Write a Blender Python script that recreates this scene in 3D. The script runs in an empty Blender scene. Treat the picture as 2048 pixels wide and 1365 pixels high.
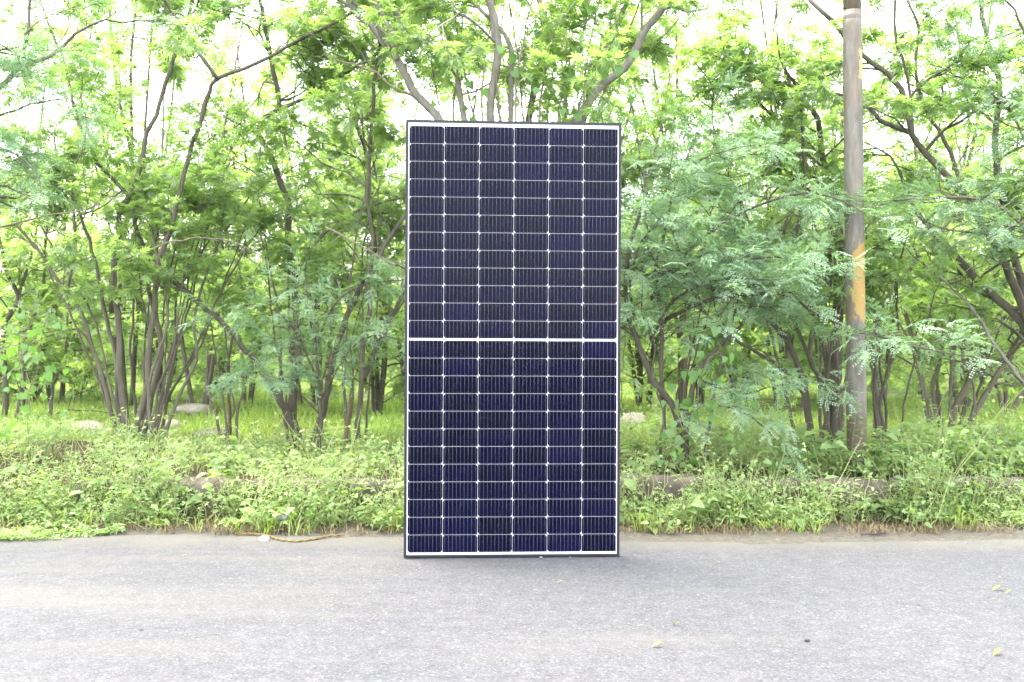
import bpy, math, random
import numpy as np
from mathutils import Vector

# ------------------------------------------------------------------ camera, sky, sun, exposure
SC = bpy.context.scene
COL = SC.collection
R = math.radians
CAM_H = 1.04
F_PX = 2048 * 35.0 / 36.0

cam_d = bpy.data.cameras.new('camera')
cam = bpy.data.objects.new('camera', cam_d)
COL.objects.link(cam)
cam.location = (0, 0, CAM_H)
cam.rotation_euler = (R(90), 0, 0)
cam_d.lens = 35.0
cam_d.sensor_width = 36.0
cam_d.clip_start = 0.05
cam_d.clip_end = 2000
cam_d.dof.use_dof = True
cam_d.dof.focus_distance = 4.9
cam_d.dof.aperture_fstop = 5.0
SC.camera = cam

SUN_ELEV, SUN_AZ = 72.0, -62.0          # degrees; azimuth clockwise from +Y (the view direction)
world = bpy.data.worlds.new("World")
SC.world = world
world.use_nodes = True
wn = world.node_tree
bg = wn.nodes['Background']
sky = wn.nodes.new('ShaderNodeTexSky')
sky.sky_type = 'NISHITA'
sky.sun_disc = False
sky.sun_elevation = R(SUN_ELEV)
sky.sun_rotation = R(SUN_AZ)
sky.air_density = 1.0
sky.dust_density = 4.0
sky.ozone_density = 1.0
veil = wn.nodes.new('ShaderNodeMix')         # thin white cloud veiling the blue
veil.data_type = 'RGBA'
veil.inputs[0].default_value = 0.65
veil.inputs[7].default_value = (3.95, 3.9, 3.85, 1)
wn.links.new(sky.outputs[0], veil.inputs[6])
wn.links.new(veil.outputs[2], bg.inputs[0])
bg.inputs[1].default_value = 0.15

sun_d = bpy.data.lights.new('sun', 'SUN')
sun_d.energy = 0.6
sun_d.angle = R(30)
sun_d.color = (1.0, 0.94, 0.82)
sun = bpy.data.objects.new('sun', sun_d)
COL.objects.link(sun)
sd = Vector((math.sin(R(SUN_AZ)) * math.cos(R(SUN_ELEV)), math.cos(R(SUN_AZ)) * math.cos(R(SUN_ELEV)), math.sin(R(SUN_ELEV))))
sun.rotation_euler = sd.to_track_quat('Z', 'Y').to_euler()
sun.location = (-6, 12, 14)

SC.view_settings.view_transform = 'Standard'
SC.view_settings.look = 'None'
SC.view_settings.exposure = 3.9
SC.view_settings.gamma = 1.0
SC.view_settings.use_curve_mapping = False
SC.render.engine = 'CYCLES'
cy = SC.cycles
cy.max_bounces = 12
cy.diffuse_bounces = 9
cy.glossy_bounces = 2
cy.transmission_bounces = 9
cy.transparent_max_bounces = 4
cy.caustics_reflective = False
cy.caustics_refractive = False
cy.sample_clamp_indirect = 6.0
cy.use_adaptive_sampling = True
cy.adaptive_threshold = 0.015
cy.use_denoising = True

rng = np.random.default_rng(11)
random.seed(4)


def at(px, py, Y):
    """a point of the place seen at photograph pixel px, py, Y metres down the view"""
    return np.array([(px - 1024) * Y / F_PX, Y, CAM_H - (py - 682.5) * Y / F_PX])


# ------------------------------------------------------------------ materials
def new_mat(name):
    m = bpy.data.materials.new(name)
    m.use_nodes = True
    nt = m.node_tree
    return m, nt, nt.nodes['Principled BSDF'], nt.nodes['Material Output']


def N(nt, kind, **kw):
    n = nt.nodes.new(kind)
    for k, v in kw.items():
        setattr(n, k, v)
    return n


def ramp(nt, src, stops):
    r = nt.nodes.new('ShaderNodeValToRGB')
    e = r.color_ramp.elements
    while len(e) < len(stops):
        e.new(0.5)
    for i, (p, c) in enumerate(stops):
        e[i].position = p
        e[i].color = (*c, 1) if len(c) == 3 else c
    nt.links.new(src, r.inputs[0])
    return r


def noise(nt, scale, detail=4, rough=0.55, vec=None, dist=0.0):
    n = nt.nodes.new('ShaderNodeTexNoise')
    n.inputs['Scale'].default_value = scale
    n.inputs['Detail'].default_value = detail
    n.inputs['Roughness'].default_value = rough
    n.inputs['Distortion'].default_value = dist
    if vec is not None:
        nt.links.new(vec, n.inputs['Vector'])
    return n


def mixc(nt, fac, a, b, blend='MIX'):
    m = nt.nodes.new('ShaderNodeMix')
    m.data_type = 'RGBA'
    m.blend_type = blend
    for sock, v in ((m.inputs[0], fac), (m.inputs[6], a), (m.inputs[7], b)):
        if isinstance(v, (int, float)):
            sock.default_value = v
        elif isinstance(v, tuple):
            sock.default_value = (*v, 1)
        else:
            nt.links.new(v, sock)
    return m.outputs[2]


def math_n(nt, op, a, b=None, clamp=False):
    m = nt.nodes.new('ShaderNodeMath')
    m.operation = op
    m.use_clamp = clamp
    for i, v in enumerate((a, b)):
        if v is None:
            continue
        if isinstance(v, (int, float)):
            m.inputs[i].default_value = v
        else:
            nt.links.new(v, m.inputs[i])
    return m.outputs[0]


def bump(nt, height, strength, dist, bsdf):
    b = nt.nodes.new('ShaderNodeBump')
    b.inputs['Strength'].default_value = strength
    b.inputs['Distance'].default_value = dist
    nt.links.new(height, b.inputs['Height'])
    nt.links.new(b.outputs[0], bsdf.inputs['Normal'])


def leaf_mat(name, dark, light, tdark, tlight, trans=0.45, gloss=0.06, rough=0.45):
    """thin leaf: diffuse + translucent + a little shine; the 'tint' attribute picks each leaf's own colour"""
    m, nt, p, out = new_mat(name)
    nt.nodes.remove(p)
    a = N(nt, 'ShaderNodeAttribute', attribute_name='tint')
    c1 = ramp(nt, a.outputs['Fac'], [(0.0, dark), (1.0, light)])
    c2 = ramp(nt, a.outputs['Fac'], [(0.0, tdark), (1.0, tlight)])
    d = N(nt, 'ShaderNodeBsdfDiffuse')
    t = N(nt, 'ShaderNodeBsdfTranslucent')
    g = N(nt, 'ShaderNodeBsdfGlossy')
    g.inputs['Roughness'].default_value = rough
    nt.links.new(c1.outputs[0], d.inputs[0])
    nt.links.new(c2.outputs[0], t.inputs[0])
    m1 = N(nt, 'ShaderNodeMixShader')
    m1.inputs[0].default_value = trans
    nt.links.new(d.outputs[0], m1.inputs[1])
    nt.links.new(t.outputs[0], m1.inputs[2])
    m2 = N(nt, 'ShaderNodeMixShader')
    m2.inputs[0].default_value = gloss
    nt.links.new(m1.outputs[0], m2.inputs[1])
    nt.links.new(g.outputs[0], m2.inputs[2])
    nt.links.new(m2.outputs[0], out.inputs[0])
    return m


M = {}
M['leaf'] = leaf_mat('leaf_fresh', (0.08, 0.145, 0.045), (0.17, 0.255, 0.095), (0.22, 0.40, 0.06), (0.48, 0.66, 0.15), 0.57)
M['leaf_blue'] = leaf_mat('leaf_glaucous', (0.15, 0.25, 0.14), (0.27, 0.385, 0.235), (0.13, 0.28, 0.06), (0.28, 0.46, 0.13), 0.36, 0.04)
M['leaf_far'] = leaf_mat('leaf_far', (0.09, 0.155, 0.048), (0.18, 0.26, 0.095), (0.25, 0.43, 0.06), (0.50, 0.67, 0.15), 0.58)
M['leaf_heart'] = leaf_mat('leaf_climber', (0.055, 0.135, 0.03), (0.10, 0.21, 0.05), (0.12, 0.30, 0.02), (0.28, 0.48, 0.04), 0.42, 0.03)
M['weed'] = leaf_mat('leaf_weed', (0.095, 0.17, 0.058), (0.26, 0.35, 0.14), (0.17, 0.34, 0.04), (0.42, 0.60, 0.10), 0.44, 0.025)
M['grass'] = leaf_mat('grass_blade', (0.11, 0.175, 0.035), (0.23, 0.30, 0.08), (0.18, 0.31, 0.025), (0.40, 0.54, 0.06), 0.45, 0.04)
M['straw'] = leaf_mat('dry_straw', (0.10, 0.075, 0.035), (0.24, 0.20, 0.10), (0.10, 0.08, 0.03), (0.24, 0.19, 0.08), 0.25, 0.03)


def bark_mat(name, dark, light, scale=26.0, streak=0.18, b=0.5):
    m, nt, p, out = new_mat(name)
    tc = N(nt, 'ShaderNodeTexCoord')
    mp = N(nt, 'ShaderNodeMapping')
    mp.inputs['Scale'].default_value = (1, 1, streak)
    nt.links.new(tc.outputs['Object'], mp.inputs[0])
    n1 = noise(nt, scale, 6, 0.65, mp.outputs[0], 0.6)
    n2 = noise(nt, 3.1, 3, 0.5, tc.outputs['Object'])
    c = ramp(nt, n1.outputs[0], [(0.3, dark), (0.72, light)])
    c2 = mixc(nt, math_n(nt, 'MULTIPLY', n2.outputs[0], 0.55), c.outputs[0], (0.125, 0.112, 0.08))
    nt.links.new(c2, p.inputs['Base Color'])
    p.inputs['Roughness'].default_value = 0.85
    p.inputs['Specular IOR Level'].default_value = 0.2
    bump(nt, n1.outputs[0], b, 0.012, p)
    return m


M['bark'] = bark_mat('bark_brown', (0.042, 0.037, 0.028), (0.135, 0.118, 0.088))
M['bark_grey'] = bark_mat('bark_grey', (0.11, 0.103, 0.088), (0.25, 0.235, 0.20), 30, 0.3, 0.3)
M['bark_dark'] = bark_mat('bark_dark', (0.027, 0.024, 0.018), (0.085, 0.072, 0.053))
M['deadwood'] = bark_mat('dead_wood', (0.05, 0.03, 0.018), (0.15, 0.10, 0.06), 24, 0.1)
M['twig_pale'] = bark_mat('pale_twig', (0.10, 0.085, 0.06), (0.22, 0.19, 0.14), 20, 0.3, 0.1)

# asphalt, with sand blown over its edge: aggregate, sunlight streaks painted into the colour
m, nt, p, out = new_mat('asphalt')
tc = N(nt, 'ShaderNodeTexCoord')
pos = tc.outputs['Object']
sep = N(nt, 'ShaderNodeSeparateXYZ')
nt.links.new(pos, sep.inputs[0])
vor = N(nt, 'ShaderNodeTexVoronoi')
vor.inputs['Scale'].default_value = 170
nt.links.new(pos, vor.inputs['Vector'])
vs = N(nt, 'ShaderNodeSeparateColor')
nt.links.new(vor.outputs['Color'], vs.inputs[0])
chips = ramp(nt, vs.outputs[0], [(0.0, (0.032, 0.032, 0.034)), (0.15, (0.0505, 0.0515, 0.0545)), (0.80, (0.0635, 0.0644, 0.067)), (0.97, (0.090, 0.0912, 0.094)), (1.0, (0.135, 0.134, 0.128))])
fine = noise(nt, 420, 3, 0.7, pos)
col = mixc(nt, 0.3, chips.outputs[0], fine.outputs[0], 'OVERLAY')
med = noise(nt, 14, 5, 0.65, pos)
mr = ramp(nt, med.outputs[0], [(0.3, (0.80, 0.80, 0.80)), (0.7, (1.12, 1.12, 1.12))])
col = mixc(nt, 1.0, col, mr.outputs[0], 'MULTIPLY')
big = noise(nt, 0.9, 4, 0.6, pos, 0.4)
br = ramp(nt, big.outputs[0], [(0.3, (0.90, 0.91, 0.94)), (0.7, (1.10, 1.09, 1.07))])
col = mixc(nt, 1.0, col, br.outputs[0], 'MULTIPLY')
# soft sunlight streaks painted in at the left; blown sand strip at the verge
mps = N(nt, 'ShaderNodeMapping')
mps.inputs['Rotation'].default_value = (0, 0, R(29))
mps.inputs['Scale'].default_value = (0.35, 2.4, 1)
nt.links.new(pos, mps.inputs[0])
sun_streak_n = noise(nt, 1.15, 5, 0.6, mps.outputs[0], 0.5)
sun_streak_left = N(nt, 'ShaderNodeMapRange')
sun_streak_left.inputs['From Min'].default_value = 1.4
sun_streak_left.inputs['From Max'].default_value = -2.4
sun_streak_left.inputs['To Min'].default_value = -0.16
sun_streak_left.inputs['To Max'].default_value = 0.055
nt.links.new(sep.outputs[0], sun_streak_left.inputs[0])
ds = math_n(nt, 'ADD', sun_streak_n.outputs[0], sun_streak_left.outputs[0])
sun_streaks = ramp(nt, ds, [(0.46, (0, 0, 0)), (0.64, (0.9, 0.9, 0.9))])
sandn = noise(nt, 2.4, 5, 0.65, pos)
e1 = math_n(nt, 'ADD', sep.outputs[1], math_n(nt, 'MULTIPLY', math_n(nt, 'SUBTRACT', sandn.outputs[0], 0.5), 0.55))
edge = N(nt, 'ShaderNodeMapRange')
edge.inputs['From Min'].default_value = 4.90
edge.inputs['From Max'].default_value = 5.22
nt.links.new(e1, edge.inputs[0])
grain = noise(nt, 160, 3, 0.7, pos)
sand_sun_c = ramp(nt, grain.outputs[0], [(0.3, (0.072, 0.068, 0.057)), (0.7, (0.118, 0.112, 0.095))])
sand_sun_mask = math_n(nt, 'MAXIMUM', math_n(nt, 'MULTIPLY', sun_streaks.outputs[0], 0.5), edge.outputs[0], True)
sand_sun_mask = math_n(nt, 'MULTIPLY', sand_sun_mask, ramp(nt, fine.outputs[0], [(0.25, (0.55, 0.55, 0.55)), (0.6, (1, 1, 1))]).outputs[0])
sand_sun_mix = mixc(nt, sand_sun_mask, col, sand_sun_c.outputs[0])
nt.links.new(sand_sun_mix, p.inputs['Base Color'])
p.inputs['Roughness'].default_value = 0.88
p.inputs['Specular IOR Level'].default_value = 0.25
hgt = math_n(nt, 'ADD', vor.outputs['Distance'], math_n(nt, 'MULTIPLY', fine.outputs[0], 0.6))
bump(nt, hgt, 0.5, 0.005, p)
M['asphalt'] = m

# soil with leaf litter, greener away from the road
m, nt, p, out = new_mat('soil')
tc = N(nt, 'ShaderNodeTexCoord')
sep = N(nt, 'ShaderNodeSeparateXYZ')
nt.links.new(tc.outputs['Object'], sep.inputs[0])
n1 = noise(nt, 22, 6, 0.7, tc.outputs['Object'])
c1 = ramp(nt, n1.outputs[0], [(0.3, (0.035, 0.026, 0.016)), (0.55, (0.075, 0.058, 0.037)), (0.75, (0.135, 0.11, 0.073))])
n2 = noise(nt, 1.6, 5, 0.65, tc.outputs['Object'])
g = N(nt, 'ShaderNodeMapRange')
g.inputs['From Min'].default_value = 6.5
g.inputs['From Max'].default_value = 9.0
nt.links.new(sep.outputs[1], g.inputs[0])
gm = ramp(nt, n2.outputs[0], [(0.40, (0, 0, 0)), (0.52, (1, 1, 1))])
gf = math_n(nt, 'MULTIPLY', g.outputs[0], gm.outputs[0])
gcol = ramp(nt, n1.outputs[0], [(0.3, (0.05, 0.10, 0.015)), (0.7, (0.14, 0.22, 0.035))])
pale = N(nt, 'ShaderNodeMapRange')
pale.inputs['From Min'].default_value = 5.66
pale.inputs['From Max'].default_value = 5.44
nt.links.new(math_n(nt, 'ADD', sep.outputs[1], math_n(nt, 'MULTIPLY', math_n(nt, 'SUBTRACT', n2.outputs[0], 0.5), 0.35)), pale.inputs[0])
sandy = ramp(nt, n1.outputs[0], [(0.3, (0.06, 0.054, 0.042)), (0.7, (0.115, 0.107, 0.088))])
soilc = mixc(nt, pale.outputs[0], c1.outputs[0], sandy.outputs[0])
nt.links.new(mixc(nt, gf, soilc, gcol.outputs[0]), p.inputs['Base Color'])
p.inputs['Roughness'].default_value = 0.95
p.inputs['Specular IOR Level'].default_value = 0.1
bump(nt, n1.outputs[0], 0.8, 0.03, p)
M['soil'] = m


def stone_mat(name, c0, c1, c2, scale=9.0):
    m, nt, p, out = new_mat(name)
    tc = N(nt, 'ShaderNodeTexCoord')
    n1 = noise(nt, scale, 7, 0.7, tc.outputs['Object'])
    n2 = noise(nt, scale * 0.25, 3, 0.6, tc.outputs['Object'])
    c = ramp(nt, n1.outputs[0], [(0.3, c0), (0.5, c1), (0.7, c2)])
    r2 = ramp(nt, n2.outputs[0], [(0.35, (0.65, 0.63, 0.6)), (0.65, (1.1, 1.1, 1.1))])
    nt.links.new(mixc(nt, 1.0, c.outputs[0], r2.outputs[0], 'MULTIPLY'), p.inputs['Base Color'])
    p.inputs['Roughness'].default_value = 0.9
    p.inputs['Specular IOR Level'].default_value = 0.2
    bump(nt, n1.outputs[0], 0.6, 0.02, p)
    return m


M['kerb'] = stone_mat('kerb_concrete', (0.055, 0.046, 0.036), (0.105, 0.088, 0.068), (0.155, 0.135, 0.107), 14)
M['rock'] = stone_mat('pale_rock', (0.12, 0.105, 0.09), (0.2, 0.18, 0.16), (0.27, 0.25, 0.225), 6)
M['rock_grey'] = stone_mat('grey_rock', (0.06, 0.055, 0.055), (0.1, 0.095, 0.09), (0.15, 0.14, 0.13), 6)
M['white_stone'] = stone_mat('white_stone', (0.16, 0.15, 0.115), (0.25, 0.24, 0.21), (0.32, 0.315, 0.30), 30)


def plain(name, col, rough=0.6, spec=0.4, metal=0.0):
    m, nt, p, out = new_mat(name)
    tc = N(nt, 'ShaderNodeTexCoord')
    n1 = noise(nt, 60, 4, 0.6, tc.outputs['Object'])
    r = ramp(nt, n1.outputs[0], [(0.3, tuple(c * 0.85 for c in col)), (0.7, tuple(min(1, c * 1.12) for c in col))])
    nt.links.new(r.outputs[0], p.inputs['Base Color'])
    p.inputs['Roughness'].default_value = rough
    p.inputs['Specular IOR Level'].default_value = spec
    p.inputs['Metallic'].default_value = metal
    return m


M['stalk'] = plain('weed_stalk', (0.25, 0.29, 0.11), 0.7, 0.2)
M['rope'] = plain('coir_rope', (0.14, 0.105, 0.045), 0.9, 0.1)
M['rubber'] = plain('black_rubber', (0.02, 0.02, 0.022), 0.6)
M['pebble_dark'] = plain('dark_pebble', (0.05, 0.05, 0.055), 0.8)
M['pebble_pale'] = plain('pale_pebble', (0.13, 0.125, 0.112), 0.8)
M['backsheet'] = plain('white_backsheet', (0.42, 0.42, 0.44), 0.35, 0.4)
M['ribbon'] = plain('tinned_ribbon', (0.50, 0.51, 0.54), 0.4, 0.5)
M['busbar'] = plain('silver_busbar', (0.080, 0.083, 0.105), 0.45, 0.5)
M['print_grey'] = plain('pale_grey_print', (0.58, 0.58, 0.58), 0.5)
M['yellow_leaf'] = leaf_mat('fallen_leaf', (0.15, 0.16, 0.03), (0.24, 0.23, 0.05), (0.12, 0.14, 0.02), (0.2, 0.2, 0.03), 0.15, 0.02)
M['plastic'] = plain('clear_plastic', (0.20, 0.195, 0.23), 0.25, 0.6)

# anodised frame
m, nt, p, out = new_mat('anodised_frame')
tc = N(nt, 'ShaderNodeTexCoord')
n1 = noise(nt, 35, 4, 0.6, tc.outputs['Object'])
r = ramp(nt, n1.outputs[0], [(0.3, (0.010, 0.011, 0.015)), (0.7, (0.016, 0.017, 0.023))])
nt.links.new(r.outputs[0], p.inputs['Base Color'])
p.inputs['Roughness'].default_value = 0.38
p.inputs['Specular IOR Level'].default_value = 0.25
M['frame'] = m

# silicon cells under anti-reflective glass: each cell its own navy
m, nt, p, out = new_mat('silicon_cell')
oi = N(nt, 'ShaderNodeObjectInfo')
c = ramp(nt, oi.outputs['Random'], [(0.0, (0.0020, 0.0024, 0.0078)), (0.4, (0.0021, 0.0023, 0.0100)), (0.85, (0.0023, 0.0024, 0.0125)), (1.0, (0.0027, 0.0029, 0.0155))])
tc = N(nt, 'ShaderNodeTexCoord')
n1 = noise(nt, 9, 3, 0.5, tc.outputs['Object'])
r2 = ramp(nt, n1.outputs[0], [(0.35, (0.88, 0.9, 0.84)), (0.65, (1.12, 1.1, 1.2))])
dust = noise(nt, 3.0, 5, 0.6, tc.outputs['Object'])
col = mixc(nt, 1.0, c.outputs[0], r2.outputs[0], 'MULTIPLY')
nt.links.new(col, p.inputs['Base Color'])
p.inputs['Roughness'].default_value = 0.10
p.inputs['Specular IOR Level'].default_value = 0.05
M['cell'] = m

# painted steel pole
m, nt, p, out = new_mat('weathered_pole')
tc = N(nt, 'ShaderNodeTexCoord')
ob = tc.outputs['Object']
sep = N(nt, 'ShaderNodeSeparateXYZ')
nt.links.new(ob, sep.inputs[0])
mp = N(nt, 'ShaderNodeMapping')
mp.inputs['Scale'].default_value = (1, 1, 0.22)
nt.links.new(ob, mp.inputs[0])
n1 = noise(nt, 40, 6, 0.65, mp.outputs[0])
base = ramp(nt, n1.outputs[0], [(0.3, (0.066, 0.060, 0.048)), (0.7, (0.14, 0.13, 0.105))])
n2 = noise(nt, 9, 5, 0.6, mp.outputs[0])
rust = ramp(nt, n2.outputs[0], [(0.50, (0, 0, 0)), (0.66, (1, 1, 1))])
col = mixc(nt, math_n(nt, 'MULTIPLY', rust.outputs[0], 0.5), base.outputs[0], (0.13, 0.08, 0.035))


def zband(z0, z1, soft):
    a = N(nt, 'ShaderNodeMapRange')
    a.inputs['From Min'].default_value = z0 - soft
    a.inputs['From Max'].default_value = z0 + soft
    nt.links.new(sep.outputs[2], a.inputs[0])
    b = N(nt, 'ShaderNodeMapRange')
    b.inputs['From Min'].default_value = z1 + soft
    b.inputs['From Max'].default_value = z1 - soft
    nt.links.new(sep.outputs[2], b.inputs[0])
    return math_n(nt, 'MULTIPLY', a.outputs[0], b.outputs[0])


def patch(z0, z1, x0, soft, nscale, thr, amount):
    band = zband(z0, z1, soft)
    side = N(nt, 'ShaderNodeMapRange')
    side.inputs['From Min'].default_value = x0 - 0.02
    side.inputs['From Max'].default_value = x0 + 0.03
    nt.links.new(sep.outputs[0], side.inputs[0])
    mp2 = N(nt, 'ShaderNodeMapping')
    mp2.inputs['Scale'].default_value = (1, 1, 0.5)
    nt.links.new(ob, mp2.inputs[0])
    nn = noise(nt, nscale, 6, 0.7, mp2.outputs[0], 0.3)
    k = math_n(nt, 'MULTIPLY', band, side.outputs[0])
    k = math_n(nt, 'ADD', k, math_n(nt, 'MULTIPLY', math_n(nt, 'SUBTRACT', nn.outputs[0], 0.5), 1.9))
    kr = N(nt, 'ShaderNodeMapRange')
    kr.inputs['From Min'].default_value = thr
    kr.inputs['From Max'].default_value = thr + 0.08
    nt.links.new(k, kr.inputs[0])
    return math_n(nt, 'MULTIPLY', kr.outputs[0], amount)


POLE_Z = 0.22      # ground under the pole; object space starts there
col = mixc(nt, patch(0.94, 1.44, -0.050, 0.07, 24, 0.50, 0.95), col, (0.27, 0.165, 0.04))
col = mixc(nt, patch(2.40, 2.72, -0.016, 0.10, 22, 0.66, 0.8), col, (0.27, 0.245, 0.085))
base_r = zband(-0.1, 0.36, 0.025)
col = mixc(nt, math_n(nt, 'MULTIPLY', base_r, 0.8), col, (0.06, 0.04, 0.025))
nt.links.new(col, p.inputs['Base Color'])
p.inputs['Roughness'].default_value = 0.55
p.inputs['Specular IOR Level'].default_value = 0.4
bump(nt, n1.outputs[0], 0.25, 0.004, p)
M['pole'] = m


# ------------------------------------------------------------------ object helpers
def link(o, parent=None):
    COL.objects.link(o)
    if parent is not None:
        o.parent = parent
    return o


def tag(o, label=None, cat=None, group=None, kind=None):
    if label:
        o['label'] = label
    if cat:
        o['category'] = cat
    if group:
        o['group'] = group
    if kind:
        o['kind'] = kind
    return o


def empty(name, loc, label, cat, group=None):
    o = bpy.data.objects.new(name, None)
    o.empty_display_size = 0.1
    o.location = Vector(loc)
    link(o)
    return tag(o, label, cat, group)


def make_mesh(name, V, faces, mat, smooth=False, tint=None):
    """faces: list of integer arrays (n,3) or (n,4)"""
    V = np.asarray(V, dtype=np.float32)
    me = bpy.data.meshes.new(name)
    me.vertices.add(len(V))
    me.vertices.foreach_set('co', V.ravel())
    loops, starts, pos = [], [], 0
    for f in faces:
        f = np.asarray(f, dtype=np.int32)
        if len(f) == 0:
            continue
        k = f.shape[1]
        loops.append(f.ravel())
        starts.append(pos + np.arange(len(f), dtype=np.int32) * k)
        pos += f.size
    loops = np.concatenate(loops)
    starts = np.concatenate(starts)
    me.loops.add(len(loops))
    me.loops.foreach_set('vertex_index', loops)
    me.polygons.add(len(starts))
    me.polygons.foreach_set('loop_start', starts)
    if smooth:
        me.polygons.foreach_set('use_smooth', np.ones(len(starts), dtype=bool))
    if tint is not None:
        a = me.attributes.new('tint', 'FLOAT', 'POINT')
        a.data.foreach_set('value', np.asarray(tint, dtype=np.float32))
    me.update(calc_edges=True)
    me.materials.append(mat)
    return me


def obj(name, me, parent=None, loc=None):
    o = bpy.data.objects.new(name, me)
    if loc is not None:
        o.location = Vector(loc)
    return link(o, parent)


class Tubes:
    """collects tapered tubes into one mesh"""
    def __init__(self):
        self.V, self.Q, self.T, self.n = [], [], [], 0

    def add(self, pts, radii, sides=6, cap=True, bumpy=0.0):
        P = np.asarray(pts, float)
        r = np.asarray(radii, float)
        n = len(P)
        tan = np.gradient(P, axis=0)
        tan /= np.linalg.norm(tan, axis=1, keepdims=True) + 1e-9
        ref = np.array([0.31, 0.87, 0.38]) if abs(tan[0] @ np.array([0.31, 0.87, 0.38])) < 0.9 else np.array([1.0, 0, 0])
        u = np.cross(tan, ref)
        u /= np.linalg.norm(u, axis=1, keepdims=True) + 1e-9
        w = np.cross(tan, u)
        a = np.arange(sides) * 2 * math.pi / sides
        rr = np.repeat(r[:, None], sides, 1)
        if bumpy:
            rr = rr * (1 + bumpy * rng.normal(0, 1, rr.shape)) * (1 + bumpy * 0.8 * np.cos(3 * a + rng.uniform(0, 6)))[None]
        ring = P[:, None] + rr[..., None] * (np.cos(a)[None, :, None] * u[:, None] + np.sin(a)[None, :, None] * w[:, None])
        base = self.n
        self.V.append(ring.reshape(-1, 3))
        i = np.arange(n - 1)[:, None] * sides
        j = np.arange(sides)[None]
        k = (j + 1) % sides
        self.Q.append((base + np.stack([i + j, i + k, i + sides + k, i + sides + j], -1)).reshape(-1, 4))
        self.n += n * sides
        if cap:
            self.V.append(P[[0, -1]])
            c0, c1 = self.n, self.n + 1
            jj = np.arange(sides)
            kk = (jj + 1) % sides
            self.T.append(np.stack([np.full(sides, c0), base + kk, base + jj], -1))
            e = base + (n - 1) * sides
            self.T.append(np.stack([np.full(sides, c1), e + jj, e + kk], -1))
            self.n += 2

    def mesh(self, name, mat, origin=(0, 0, 0)):
        V = np.concatenate(self.V) - np.asarray(origin)
        fs = [np.concatenate(self.Q)]
        if self.T:
            fs.append(np.concatenate(self.T))
        return make_mesh(name, V, fs, mat, True)


def smooth_path(pts, step=0.09, wob=0.0):
    """resample control points with a Catmull-Rom spline"""
    P = np.asarray(pts, float)
    if len(P) == 2:
        P = np.array([P[0], P.mean(0), P[1]])
    ext = np.vstack([2 * P[0] - P[1], P, 2 * P[-1] - P[-2]])
    out = []
    for i in range(1, len(ext) - 2):
        a, b, c, d = ext[i - 1:i + 3]
        n = max(2, int(np.linalg.norm(c - b) / step))
        t = np.linspace(0, 1, n, endpoint=False)[:, None]
        out.append(0.5 * (2 * b + (c - a) * t + (2 * a - 5 * b + 4 * c - d) * t ** 2 + (3 * b - a - 3 * c + d) * t ** 3))
    out.append(P[-1:])
    Q = np.vstack(out)
    if wob:
        w = rng.normal(0, wob, Q.shape)
        w[0] = 0
        Q = Q + w
    return Q


# leaf templates: (verts, quads, per-vertex tint offset), unit size, pointing along +Y, face up +Z
def frond(kind):
    V, Q, T = [], [], []

    def quad(a, b, c, d, t):
        k = len(V)
        V.extend([a, b, c, d])
        Q.append((k, k + 1, k + 2, k + 3))
        T.extend([t] * 4)
    pairs = {'near': 3, 'mid': 4, 'far': 3}[kind]
    for j in range(pairs):
        y0 = 0.22 + 0.62 * j / max(1, pairs - 1) if pairs > 1 else 0.3
        for s in (-1, 1):
            ang = R(random.uniform(38, 62)) * (1.0 if j < pairs - 1 else 0.55)
            L = random.uniform(0.52, 0.72)
            ax = np.array([s * math.sin(ang), math.cos(ang), 0])
            pr = np.array([math.cos(ang), -s * math.sin(ang), 0])
            o = np.array([0, y0, -0.05 * y0])
            droop = random.uniform(0.05, 0.30)
            tw = random.uniform(-0.35, 0.35)
            pr = pr * math.cos(tw) + np.array([0, 0, math.sin(tw)])
            dt = random.uniform(-0.12, 0.12)
            f = lambda q: o + ax * L * q + np.array([0, 0, -droop * L * q * q])
            if kind == 'near':
                nl = 5
                for i in range(nl):
                    q = 0.08 + 0.92 * i / (nl - 1)
                    for e in (-1, 1):
                        ll = 0.135 * (1.0 - 0.5 * abs(q - 0.45)) * random.uniform(0.75, 1.2)
                        b = f(q)
                        d = pr * e * 0.88 + ax * 0.48 + np.array([0, 0, 0.18])
                        wv = ax * 0.030 + np.array([0, 0, random.uniform(-0.012, 0.012)])
                        quad(b - wv * 0.5, b + d * ll * 0.55 - wv * 2.1, b + d * ll, b + d * ll * 0.5 + wv * 2.1, dt)
            else:
                w = 0.11
                k = len(V)
                V.extend([f(0.1) - pr * w, f(1.0), f(0.1) + pr * w])
                Q.append((k, k + 1, k + 2))
                T.extend([dt] * 3)
    return np.array(V), np.array(Q), np.array(T)


FR = {k: [frond(k) for _ in range(5)] for k in ('near', 'mid', 'far')}


def leaf_simple(length=1.0, width=0.5, fold=0.15, curve=0.2):
    """ovate leaf of two folded halves, 4 quads"""
    V = [(0, 0, 0), (0, 0.45 * length, 0.02), (0, length, -curve * length)]
    Lf = [(-width * 0.5, 0.32 * length, fold * width), (-width * 0.34, 0.72 * length, fold * width * 0.5 - curve * 0.4 * length)]
    Rt = [(-x, y, z) for x, y, z in Lf]
    V = V + Lf + Rt
    Q = [(0, 1, 4, 3), (1, 2, 2, 4), (0, 5, 6, 1), (1, 6, 2, 2)]
    T = [(0, 1, 3), (1, 4, 3), (1, 2, 4), (0, 5, 1), (1, 5, 6), (1, 6, 2)]
    return np.array(V, float), np.array(T)


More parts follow.
